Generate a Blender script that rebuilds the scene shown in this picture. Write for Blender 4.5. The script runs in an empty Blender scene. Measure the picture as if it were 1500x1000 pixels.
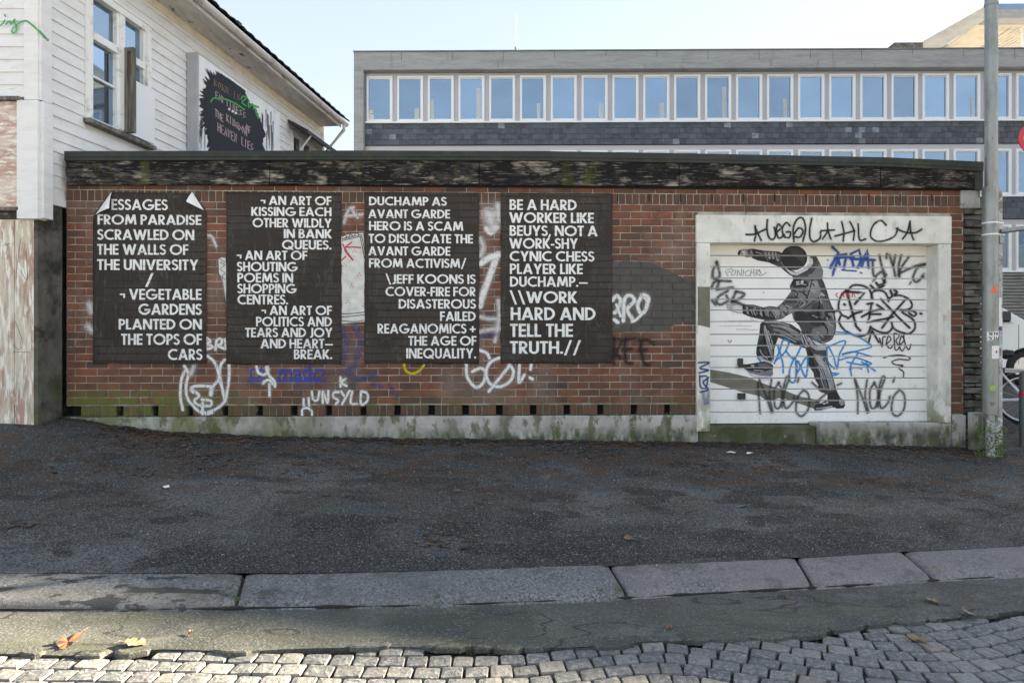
import bpy, bmesh, math, random
from mathutils import Matrix, Vector, noise
R = math.radians
random.seed(7)
sc = bpy.context.scene
COL = sc.collection
# ---------------------------------------------------------------- camera, sky, sun, exposure
cam = bpy.data.cameras.new('camera'); cam.lens = 24; cam.sensor_width = 36; cam.clip_end = 2000; cam.clip_start = .05
camo = bpy.data.objects.new('camera', cam); COL.objects.link(camo)
camo.location = (0, 0, 0); camo.rotation_euler = (R(90), 0, 0); sc.camera = camo
SUN_AZ, SUN_EL = 70, 18          # degrees to the right of the view axis, degrees up
w = bpy.data.worlds.new('World'); sc.world = w; w.use_nodes = True
wn = w.node_tree.nodes; wl_ = w.node_tree.links; wn.clear()
sky = wn.new('ShaderNodeTexSky'); sky.sky_type = 'NISHITA'; sky.sun_disc = False
sky.sun_elevation = R(SUN_EL); sky.sun_rotation = R(SUN_AZ); sky.air_density = 1.0; sky.dust_density = .3; sky.ozone_density = 1.2
bg = wn.new('ShaderNodeBackground'); bg.inputs[1].default_value = .055
wo = wn.new('ShaderNodeOutputWorld')
hs_ = wn.new('ShaderNodeHueSaturation'); hs_.inputs['Saturation'].default_value = .86; wl_.new(sky.outputs[0], hs_.inputs['Color']); gm_ = wn.new('ShaderNodeGamma'); gm_.inputs['Gamma'].default_value = .45; wl_.new(hs_.outputs[0], gm_.inputs['Color']); wl_.new(gm_.outputs[0], bg.inputs[0]); wl_.new(bg.outputs[0], wo.inputs[0])
sl = bpy.data.lights.new('sun', 'SUN'); sl.energy = 3.9; sl.angle = R(.53); sl.color = (1, .86, .62)
so = bpy.data.objects.new('sun', sl); COL.objects.link(so)
sdir = Vector((math.sin(R(SUN_AZ))*math.cos(R(SUN_EL)), math.cos(R(SUN_AZ))*math.cos(R(SUN_EL)), math.sin(R(SUN_EL))))
so.rotation_euler = sdir.to_track_quat('Z', 'Y').to_euler(); so.location = sdir*80
vs = sc.view_settings; vs.view_transform = 'Standard'; vs.look = 'None'; vs.gamma = 1; vs.use_curve_mapping = False
vs.exposure = 3.6
sc.cycles.transparent_max_bounces = 24
# ---------------------------------------------------------------- materials
def nodes(name):
    m = bpy.data.materials.new(name); m.use_nodes = True
    nt = m.node_tree
    return m, nt, nt.nodes['Principled BSDF'], nt.nodes.new, nt.links.new
BRI = 1.2
def c4b(c): return tuple(min(.87, v*BRI) for v in ((c, c, c) if isinstance(c, (int, float)) else c))+(1,)
def c4(c): return (c[0], c[1], c[2], 1) if not isinstance(c, (int, float)) else (c, c, c, 1)
_pos = {}
def coords(nt, stretch=(1, 1, 1), local=False):
    if local:
        g = nt.nodes.new('ShaderNodeTexCoord').outputs['Object']
    else:
        g = nt.nodes.new('ShaderNodeNewGeometry').outputs['Position']
    mp = nt.nodes.new('ShaderNodeMapping'); mp.inputs['Scale'].default_value = stretch
    nt.links.new(g, mp.inputs[0]); return mp.outputs[0]
def math_(nt, op, a, b=None):
    n = nt.nodes.new('ShaderNodeMath'); n.operation = op
    for i, v in enumerate((a, b)):
        if v is None: continue
        if isinstance(v, (int, float)): n.inputs[i].default_value = v
        else: nt.links.new(v, n.inputs[i])
    return n.outputs[0]
def ramp(nt, v, a, b):
    n = nt.nodes.new('ShaderNodeMapRange'); n.clamp = True
    n.inputs['From Min'].default_value = a; n.inputs['From Max'].default_value = b
    n.inputs['To Min'].default_value = 0; n.inputs['To Max'].default_value = 1
    nt.links.new(v, n.inputs[0]); return n.outputs[0]
def axis(nt, ax, a, b):
    g = nt.nodes.new('ShaderNodeNewGeometry'); s = nt.nodes.new('ShaderNodeSeparateXYZ')
    nt.links.new(g.outputs['Position'], s.inputs[0])
    return ramp(nt, s.outputs['xyz'.index(ax)], a, b)
def noi(nt, vec, scale, detail=5, rough=.6, kind='noise'):
    if kind == 'voronoi':
        n = nt.nodes.new('ShaderNodeTexVoronoi'); n.inputs['Scale'].default_value = scale
        nt.links.new(vec, n.inputs['Vector']); return n.outputs['Distance']
    if kind == 'smooth': detail, rough = 2, .45
    n = nt.nodes.new('ShaderNodeTexNoise'); n.inputs['Scale'].default_value = scale
    if kind == 'ridge':
        n.inputs['Detail'].default_value = 3; n.inputs['Roughness'].default_value = .5; nt.links.new(vec, n.inputs['Vector'])
        return math_(nt, 'SUBTRACT', 1, math_(nt, 'MULTIPLY', math_(nt, 'ABSOLUTE', math_(nt, 'SUBTRACT', n.outputs['Fac'], .5)), 2))
    n.inputs['Detail'].default_value = detail; n.inputs['Roughness'].default_value = rough
    nt.links.new(vec, n.inputs['Vector']); return n.outputs['Fac']
def randval(nt):
    o = nt.nodes.new('ShaderNodeObjectInfo').outputs['Random']
    g = nt.nodes.new('ShaderNodeNewGeometry').outputs['Random Per Island']
    s = math_(nt, 'ADD', o, g)
    wn_ = nt.nodes.new('ShaderNodeTexWhiteNoise'); wn_.noise_dimensions = '1D'
    nt.links.new(math_(nt, 'MULTIPLY', s, 37.7), wn_.inputs['W'])
    return wn_.outputs['Value'], wn_.outputs['Color']
def surf(name, base, layers=(), rough=.8, bump=(), rand=None, metal=0, spec=.5, local=False, hue=0):
    """layers: (colour, scale, lo, hi, stretch, [axis masks], amount, kind)"""
    m, nt, b, new, link = nodes(name)
    col = new('ShaderNodeRGB'); col.outputs[0].default_value = c4b(base); cur = col.outputs[0]
    if rand:
        v, vc = randval(nt)
        for (c, lo, hi) in rand:
            mx = new('ShaderNodeMix'); mx.data_type = 'RGBA'
            link(ramp(nt, v, lo, hi), mx.inputs[0]); link(cur, mx.inputs[6]); mx.inputs[7].default_value = c4b(c); cur = mx.outputs[2]
    for L in layers:
        c, scale, lo, hi = L[:4]
        st = L[4] if len(L) > 4 and L[4] else (1, 1, 1)
        f = ramp(nt, noi(nt, coords(nt, st, local), scale, 6, .62, L[7] if len(L) > 7 else 'noise'), lo, hi)
        if len(L) > 5 and L[5]:
            for (ax, a, d) in L[5]: f = math_(nt, 'MULTIPLY', f, axis(nt, ax, a, d))
        if len(L) > 6 and L[6] is not None: f = math_(nt, 'MULTIPLY', f, L[6])
        mx = new('ShaderNodeMix'); mx.data_type = 'RGBA'
        link(f, mx.inputs[0]); link(cur, mx.inputs[6]); mx.inputs[7].default_value = c4b(c); cur = mx.outputs[2]
    link(cur, b.inputs['Base Color'])
    b.inputs['Roughness'].default_value = rough; b.inputs['Metallic'].default_value = metal
    b.inputs['Specular IOR Level'].default_value = spec
    nrm = None
    for B in bump:
        s, dist = B[:2]; st = B[2] if len(B) > 2 else (1, 1, 1)
        bp = new('ShaderNodeBump'); bp.inputs['Strength'].default_value = .8; bp.inputs['Distance'].default_value = dist
        link(noi(nt, coords(nt, st, local), s, 5, .65, B[3] if len(B) > 3 else 'noise'), bp.inputs['Height'])
        if nrm: link(nrm, bp.inputs['Normal'])
        nrm = bp.outputs[0]
    if nrm: link(nrm, b.inputs['Normal'])
    return m
def spray(name, col, soft=.3, dens=.97, rough=.6, grit=.35, gs=60):
    m, nt, b, new, link = nodes(name)
    b.inputs['Base Color'].default_value = c4(col); b.inputs['Roughness'].default_value = rough
    b.inputs['Specular IOR Level'].default_value = .25
    uv = new('ShaderNodeUVMap'); s = new('ShaderNodeSeparateXYZ'); link(uv.outputs[0], s.inputs[0])
    v = s.outputs[1]
    e = math_(nt, 'MINIMUM', v, math_(nt, 'SUBTRACT', 1, v))
    nz = noi(nt, coords(nt), gs, 4, .7)
    a = math_(nt, 'ADD', e, math_(nt, 'MULTIPLY', math_(nt, 'SUBTRACT', nz, .5), grit))
    a = ramp(nt, a, 0, soft)
    a = math_(nt, 'MULTIPLY', a, dens)
    a = math_(nt, 'MULTIPLY', a, ramp(nt, noi(nt, coords(nt), 25, 4, .7), .26, .42))
    link(a, b.inputs['Alpha'])
    return m
M = {}
M['brick'] = surf('brick_clay', (.158, .060, .035), [
    ((.06, .032, .024), 9, .46, .72, None, None, .75), ((.20, .09, .06), 70, .58, .72, None, None, .5),
    ((.26, .23, .20), 1.7, .52, .70, (1, 1, .6), None, .38), ((.05, .04, .035), 1.6, .5, .72, None, None, .55),
    ((.115, .135, .018), 5, .34, .52, None, [('z', -.48, -.70), ('x', -2.9, -4.1)], .95),
    ((.07, .072, .03), 5, .40, .66, None, [('z', -.52, -.78)], .6)],
    .85, [(90, .002), (14, .003)], rand=[((.100, .047, .033), .1, .6), ((.215, .075, .040), .62, .95), ((.055, .038, .033), .91, .98)])
M['header'] = surf('brick_clay_dark', (.085, .046, .032), [
    ((.05, .038, .03), 9, .45, .7, None, None, .7), ((.08, .085, .03), 5, .44, .66, None, [('z', -.3, -.5)], .5),
    ((.105, .12, .028), 6, .38, .60, None, [('z', -.3, -.5), ('x', -2.8, -4.2)], .85)],
    .88, [(90, .002)], rand=[((.135, .058, .038), .3, .9), ((.055, .038, .03), .85, 1)])
M['mortar'] = surf('mortar', (.37, .345, .295), [((.16, .15, .13), 6, .42, .66), ((.11, .12, .035), 4, .38, .6, None, [('z', -.45, -.75)], .8)], .95, [(120, .003)])
M['plinth'] = surf('plinth_concrete', (.40, .395, .38), [
    ((.25, .25, .23), 3, .4, .7), ((.10, .11, .045), 5, .44, .58, (1, 1, .55), [('z', -.93, -1.1)], .9),
    ((.13, .14, .05), 4, .38, .60, (1, 1, .5), [('x', -1.0, -2.8)], .85),
    ((.05, .05, .04), 7, .36, .54, (1.2, 1, .6), [('z', -.99, -1.13)], .95), ((.08, .085, .04), 4.5, .52, .58, (1.3, 1, .7), None, .8),
    ((.24, .23, .21), 6, .52, .66, (1, 1, .5), None, .6)], .9, [(60, .004), (6, .006)])
M['fascia'] = surf('weathered_black_timber', (.012, .011, .012), [
    ((.075, .068, .060), 3.0, .50, .60, (1, 1, 3), None, .8), ((.32, .28, .23), 2.6, .56, .66, (1, 1, 2.2), None, .85), ((.010, .010, .011), 16, .46, .58, (.35, 1, 3.2), None, .95),
    ((.36, .32, .27), 22, .60, .66, (.25, 1, 5), None, .8), ((.07, .075, .02), 2.2, .58, .68, (2, 1, .4), None, .6)],
    .85, [(30, .004, (.3, 1, 6))], spec=.2)
M['trim'] = surf('painted_sheet_metal', (.016, .020, .020), [((.05, .06, .015), 9, .5, .66, None, None, .5), ((.03, .033, .032), 3, .45, .7, (.5, 1, 2))], .7, [(20, .001)])
M['roof_felt'] = surf('roof_felt', (.05, .05, .05), rough=.9, bump=[(50, .003)])
M['dark'] = surf('near_black_fill', (.012, .011, .01), rough=1)  # near-black; stands in for shade in openings, also colours dark backing parts
M['portal'] = surf('white_painted_concrete', (.66, .655, .61), [
    ((.50, .50, .46), 3, .42, .68), ((.36, .35, .30), 12, .56, .70, (1, 1, .5), None, .7),
    ((.13, .14, .06), 7, .42, .54, (1, 1, .6), [('z', -.45, -1.0)], .95),
    ((.30, .31, .24), 9, .46, .6, (1.4, 1, .35), [('z', -.1, -.9)], .55)], .75, [(40, .003), (8, .003)])
M['door'] = surf('white_door_panel', (.74, .745, .76), [
    ((.60, .60, .60), 5, .48, .74, (1, 1, .6), None, .6), ((.22, .22, .19), 40, .60, .70, None, [('z', -.72, -.95)], .85),
    ((.45, .44, .40), 24, .62, .70, None, None, .6), ((.70, .68, .58), 1, 0, .3, None, [('z', .9, 1.12)], .5)], .5, [(60, .0006)])
M['seal'] = surf('black_rubber', (.02, .02, .02), rough=.7)
M['poster'] = surf('black_printed_paper', (.029, .0235, .020), [
    ((.043, .036, .031), 2.2, .46, .56, None, None, .9, 'smooth'), ((.10, .092, .085), 4.2, .985, .999, (1.3, 1, .28), None, .5, 'ridge'), ((.012, .011, .010), 3.7, .985, .999, (1.5, 1, .22), None, .6, 'ridge'),  # wrinkle lines: abrasion plus light and shade drawn into the colour
    ((.09, .082, .075), 34, .60, .66, (1, 1, .16), None, .4)],
    .66, [(4.2, .035, (1.3, 1, .28), 'ridge'), (3.5, .02, (1, 1, .8)), (30, .003, (1, 1, .5))], spec=.3)
M['paper_white'] = surf('white_paper', (.78, .77, .80), rough=.7)
M['letter'] = surf('white_print', (.70, .695, .70), [((.52, .51, .50), 16, .50, .72, (1, 1, .15), None, .6)], .65, [(16, .004, (1, 1, .14))], spec=.3)
M['clap'] = surf('white_clapboard_paint', (.68, .68, .69), [
    ((.60, .59, .58), 3, .46, .7, (.8, .8, 3)), ((.40, .39, .38), 14, .60, .72, (.5, .5, 3), None, .6), ((.22, .2, .18), 30, .68, .74, (.5, .5, 2), None, .6)], .6, [(30, .0015, (.3, .3, 3))])
M['cream'] = surf('cream_frieze_paint', (.72, .65, .54), [((.58, .52, .44), 4, .45, .7)], .65)
M['soffit'] = surf('soffit_paint', (.56, .53, .49), [((.35, .33, .31), 5, .45, .7, (1, .3, 1)), ((.03, .03, .03), 4.5, .60, .63, (1.6, .8, 1), [('y', 13, 11)], .95)], .75, [(12, .006)])
M['joinery'] = surf('old_white_window_paint', (.80, .80, .80), [((.30, .17, .08), 13, .66, .70, None, None, .9), ((.5, .5, .48), 8, .55, .66)], .55, [(40, .001)])
M['greywood'] = surf('bare_grey_wood', (.09, .08, .07), [((.19, .18, .165), 14, .46, .62, (1, 1, .1))], .8, [(50, .002, (1, 1, .1))])
M['ply'] = surf('peeling_pink_plywood', (.56, .46, .41), [
    ((.42, .27, .22), 5, .44, .60, (1, 1, 2.4)), ((.70, .66, .60), 9, .50, .60, (.8, 1, 3.2)), ((.30, .24, .2), 16, .6, .7, (1, 1, 3), None, .5)], .8, [(20, .003)])
M['ply2'] = surf('peeling_plywood_door', (.52, .46, .38), [
    ((.38, .25, .20), 5, .46, .58, (2.4, 1, .5)), ((.70, .68, .62), 8, .50, .58, (3, 1, .4)), ((.20, .19, .1), 4, .5, .62, (2, 1, .4), [('z', -.2, -.8)], .8)], .8, [(20, .003)])
M['basecon'] = surf('dark_basement_render', (.085, .08, .068), [((.14, .13, .11), 4, .45, .65, (1, 1, .5)), ((.03, .03, .025), 3, .48, .62), ((.06, .08, .02), 4, .40, .6, None, [('z', -.2, -.7)], .9)], .95, [(50, .006)])
M['gutter'] = surf('pale_gutter', (.62, .60, .59), [((.3, .29, .28), 7, .55, .7, (1, .4, 1))], .45)
M['tile'] = surf('black_roof_tile', (.022, .023, .027), [((.05, .05, .055), 20, .5, .7)], .55, [(60, .002)])
M['billgrey'] = surf('grey_sheet_metal', (.36, .38, .41), [((.28, .3, .33), 3, .4, .7)], .5)
M['billwhite'] = surf('glossy_white_panel', (.74, .75, .80), [((.35, .37, .42), 26, .62, .68, (.5, .5, .14), None, .8), ((.6, .62, .7), 4, .45, .7)], .25)
M['glass'] = None
def glass(name, tint, refl, deep=(.03, .045, .06)):
    m, nt, b, new, link = nodes(name)
    out = nt.nodes['Material Output']
    b.inputs['Base Color'].default_value = c4(deep); b.inputs['Roughness'].default_value = .3
    g = new('ShaderNodeBsdfGlossy'); g.inputs['Color'].default_value = c4(tint); g.inputs['Roughness'].default_value = .02
    bp = new('ShaderNodeBump'); bp.inputs['Distance'].default_value = .01; bp.inputs['Strength'].default_value = .15
    link(noi(nt, coords(nt), 1.2, 1), bp.inputs['Height']); link(bp.outputs[0], g.inputs['Normal'])
    mx = new('ShaderNodeMixShader'); v_, _c = randval(nt); fn = noi(nt, coords(nt, (.5, 1, .9)), .9, 2)
    link(math_(nt, 'ADD', math_(nt, 'ADD', math_(nt, 'MULTIPLY', v_, .16), refl-.18), math_(nt, 'MULTIPLY', fn, .2)), mx.inputs[0])
    link(b.outputs[0], mx.inputs[1]); link(g.outputs[0], mx.inputs[2]); link(mx.outputs[0], out.inputs[0])
    return m
M['glass'] = glass('window_glass', (.52, .70, .92), .46)
M['glass_dark'] = glass('dark_glass', (.8, .9, 1), .25, (.01, .012, .014))
M['conc'] = surf('board_marked_concrete', (.29, .295, .305), [((.22, .222, .23), 2.2, .42, .66, (.4, 1, 3)), ((.13, .13, .13), 1.2, .60, .72, (2.2, 1, .5), None, .7), ((.37, .37, .38), 12, .5, .6, (.2, 1, 6), None, .6)], .9, [(6, .012, (.15, 1, 7))])
M['conc_warm'] = surf('sun_toned_concrete', (.52, .49, .43), [((.42, .39, .33), 1.5, .42, .68, (1, 1, 2))], .85, [(8, .01)])  # cream tone stands in for warm sunlight on the concrete
M['render'] = surf('pinkish_grey_render', (.42, .41, .45), [((.42, .41, .43), 2, .4, .7)], .8)
M['whiteframe'] = surf('white_window_frame', (.68, .70, .76), rough=.4)
M['slate'] = surf('slate_tile_surface', (.052, .060, .078), [((.085, .095, .12), 4, .45, .7, (1, 1, 1.6)), ((.21, .23, .27), 5, .66, .74, (1, 1, 1.2), None, .6)], .6, [(14, .006)],
    rand=[((.036, .042, .056), .1, .4), ((.075, .088, .11), .45, .85), ((.20, .225, .27), .955, .965)])
M['cladding'] = surf('grey_horizontal_cladding', (.20, .205, .20), [((.12, .12, .12), 6, .45, .65, (.3, 1, 4))], .7)
M['curtain'] = surf('pale_curtain', (.5, .52, .5), rough=.9)
M['steel'] = surf('galvanised_steel', (.25, .262, .258), [((.17, .175, .17), 9, .45, .68, (1, 1, .35)), ((.12, .11, .10), 16, .62, .68, (1, 1, .7), None, .8)], .42, [(30, .0008)], metal=.55)
M['postwood'] = surf('flaking_cable_duct', (.38, .38, .37), [((.17, .16, .15), 16, .50, .60, (1, 1, .5)), ((.55, .55, .55), 22, .56, .62), ((.10, .12, .05), 8, .45, .6, None, [('z', -.75, -1.1)], .9)], .8, [(30, .003)])
M['sticker'] = surf('sticker_white', (.72, .72, .72), [((.4, .38, .4), 40, .6, .68)], .6)
M['orange'] = surf('orange_sticker', (.80, .13, .04), rough=.5)
M['black'] = surf('black_plastic', (.015, .015, .016), rough=.4)
M['limegreen'] = surf('lime_sticker', (.33, .45, .05), rough=.5)
M['stone'] = surf('dark_slab_stone', (.095, .088, .076), [((.17, .165, .15), 9, .48, .66, (.5, 1, 2)), ((.035, .033, .03), 5, .46, .64)], .85, [(40, .006), (8, .01, (1, 1, 3))], rand=[((.055, .053, .048), .2, .7), ((.15, .145, .13), .8, 1)])
M['asphalt'] = surf('old_pavement_asphalt', (.066, .068, .068), [
    ((.028, .029, .030), .62, .46, .53, (.8, 1.3, 1), None, .95, 'smooth'), ((.135, .137, .138), .95, .50, .60, (.7, 1.1, 1), None, .8, 'smooth'),
    ((.024, .024, .025), .9, .30, .50, (.6, 1.5, 1), [('y', 6.2, 7.6)], .75, 'smooth'), ((.016, .017, .018), 2.6, .54, .60, (.8, 1.3, 1), None, .92, 'smooth'),
    ((.028, .029, .030), 7, .55, .66, (.8, 1.3, 1), None, .6), ((.11, .11, .11), 5, .56, .68, (.8, 1.3, 1), None, .5),
    ((.21, .21, .21), 80, .53, .60, None, None, .8), ((.010, .010, .011), 60, .51, .57, None, None, .85),
    ((.080, .045, .026), 3.4, .50, .56, (.8, 1.6, 1), [('y', 5.2, 6.8)], .75),
    ((.015, .015, .015), .8, .988, .996, (1, 1.2, 1), None, .4, 'ridge'),
    ((.34, .34, .33), 40, .61, .65, None, None, .6)], .75, [(90, .018), (30, .016), (2.5, .02)], spec=.4)
M['gutterasph'] = surf('gutter_asphalt', (.075, .078, .070), [
    ((.045, .047, .045), 1.3, .46, .56, None, None, .8, 'smooth'), ((.095, .098, .088), 3, .52, .62), ((.015, .015, .015), .9, .988, .996, (.7, 1.6, 1), None, .8, 'ridge'), ((.22, .22, .21), 70, .55, .63, None, None, .6), ((.03, .03, .03), 50, .54, .62, None, None, .6),
    ((.055, .06, .03), 3, .52, .68, (.4, 2, 1), None, .5)], .75, [(85, .006), (28, .004)])
M['granite'] = surf('kerb_granite', (.125, .127, .130), [
    ((.26, .26, .265), 70, .50, .58, None, None, .75), ((.045, .045, .05), 50, .52, .60, None, None, .8), ((.10, .10, .105), 2.2, .45, .65, None, None, .6),
    ((.022, .022, .024), 4.6, .545, .57, (.7, 1.6, 1), [('x', -1.2, -1.7)], .9), ((.22, .185, .18), 1.3, .3, .5, None, [('x', .6, .9)], .45),
    ((.05, .055, .035), 5, .54, .64, None, None, .5)], .75, [(75, .004), (14, .006)])
M['sett'] = surf('sett_granite', (.135, .135, .132), [
    ((.27, .27, .27), 42, .50, .60, None, None, .65), ((.08, .08, .085), 34, .53, .62, None, None, .7), ((.15, .14, .13), 5, .5, .66, None, None, .5)], .6, [(60, .004), (18, .008)],
    rand=[((.095, .098, .108), .1, .5), ((.19, .185, .175), .55, .85), ((.20, .175, .15), .9, 1)])
M['grit'] = surf('joint_grit', (.022, .021, .019), [((.05, .05, .045), 60, .55, .65), ((.04, .06, .015), 3, .62, .7, None, None, .7)], .95, [(80, .01)])
M['leaf'] = surf('dry_leaf', (.20, .145, .085), [((.16, .08, .035), 20, .45, .62)], .7, rand=[((.28, .22, .13), .3, .7), ((.14, .07, .035), .75, 1)])
M['litter'] = surf('wet_dead_leaves', (.17, .09, .045), [((.05, .03, .016), 20, .5, .65)], .8, rand=[((.035, .022, .013), .2, .6), ((.17, .10, .05), .85, 1)])
M['weed'] = surf('weed_leaf', (.07, .12, .03), rough=.7, rand=[((.11, .12, .04), .5, 1)])
M['van'] = surf('white_car_paint', (.72, .74, .76), rough=.25)
M['tyre'] = surf('tyre_rubber', (.02, .02, .02), rough=.8)
M['chrome'] = surf('rim_metal', (.5, .5, .52), rough=.3, metal=.8)
M['whitepaint'] = surf('white_bike_paint', (.68, .70, .73), rough=.3)
M['red'] = surf('red_sign_paint', (.45, .02, .04), rough=.4)
M['bollard'] = surf('grey_bollard_paint', (.09, .10, .10), rough=.5)
M['cream_wall'] = surf('cream_render_wall', (.6, .56, .48), rough=.85)
M['moss'] = surf('moss', (.05, .075, .015), rough=.95, bump=[(90, .01)])
# paints
for nm, c, kw in [('w', (.78, .78, .78), {}), ('wsoft', (.75, .73, .73), dict(soft=.5, dens=.8)), ('k', (.02, .02, .022), dict(soft=.35, dens=.93)),
                  ('k2', (.025, .022, .022), dict(soft=.5, dens=.75)), ('grey', (.06, .06, .062), dict(soft=.4, dens=.72)), ('blue', (.03, .10, .42), dict(dens=.85)),
                  ('cyan', (.03, .26, .62), dict(dens=.9)), ('navy', (.04, .07, .22), dict(dens=.8)), ('red', (.6, .03, .06), dict(dens=.8)),
                  ('yel', (.55, .42, .02), {}), ('green', (.06, .36, .10), {}), ('pinkw', (.50, .38, .42), dict(soft=.3, dens=.85)),
                  ('thin', (.03, .03, .03), dict(soft=.4, dens=.8)), ('mblue', (.05, .09, .30), dict(soft=.5, dens=.45)), ('mpurp', (.16, .12, .14), dict(soft=.5, dens=.5)),
                  ('brown', (.32, .20, .15), dict(soft=.4, dens=.85)), ('comado', (.02, .07, .52), dict(soft=.12, dens=.95))]:
    M['s_'+nm] = spray('spray_'+nm, c, **kw)
M['h_w'] = spray('overspray_white', (.7, .7, .7), soft=.9, dens=.20, grit=.5, gs=180)
M['h_k'] = spray('overspray_black', (.03, .03, .03), soft=.9, dens=.26, grit=.5, gs=180)
M['h_b'] = spray('overspray_blue', (.03, .15, .5), soft=.9, dens=.25, grit=.5, gs=180)
for _i, _v in (('dk', .018), ('md', .13), ('lt', .42), ('hl', .62)): M['s_'+_i] = spray('mural_stroke_'+_i, (_v, _v, _v*1.05), soft=.3, dens=.9, grit=.5)
def flatpaint(name, col, dens=1., gs=18, lo=.2, hi=.3):
    m, nt, b, new, link = nodes(name)
    nz = noi(nt, coords(nt), 12, 4, .6)
    mx = new('ShaderNodeMix'); mx.data_type = 'RGBA'; link(ramp(nt, nz, .35, .7), mx.inputs[0])
    mx.inputs[6].default_value = c4(col); mx.inputs[7].default_value = c4([v*.72 for v in col]); link(mx.outputs[2], b.inputs['Base Color'])
    b.inputs['Roughness'].default_value = .6; b.inputs['Specular IOR Level'].default_value = .3
    a = math_(nt, 'MULTIPLY', ramp(nt, noi(nt, coords(nt), gs, 6, .7), lo, hi), dens); link(a, b.inputs['Alpha'])
    return m
M['f_shadow'] = flatpaint('flat_shadow_paint', (.19, .185, .145))
M['f_patch'] = flatpaint('flat_grey_brick_paint', (.092, .086, .080), gs=9, lo=.20, hi=.27)
for i, v in enumerate((.03, .068, .135, .22, .33, .48, .66)):
    M['g%d' % i] = flatpaint('mural_grey_%d' % i, (v, v, v*1.06), .98, 30, .15, .25)
M['f_black'] = flatpaint('splash_black', (.018, .024, .034), 1, 30, .1, .2)
M['f_white'] = flatpaint('paste_paper', (.72, .71, .69), 1, 30, .05, .1)
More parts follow.
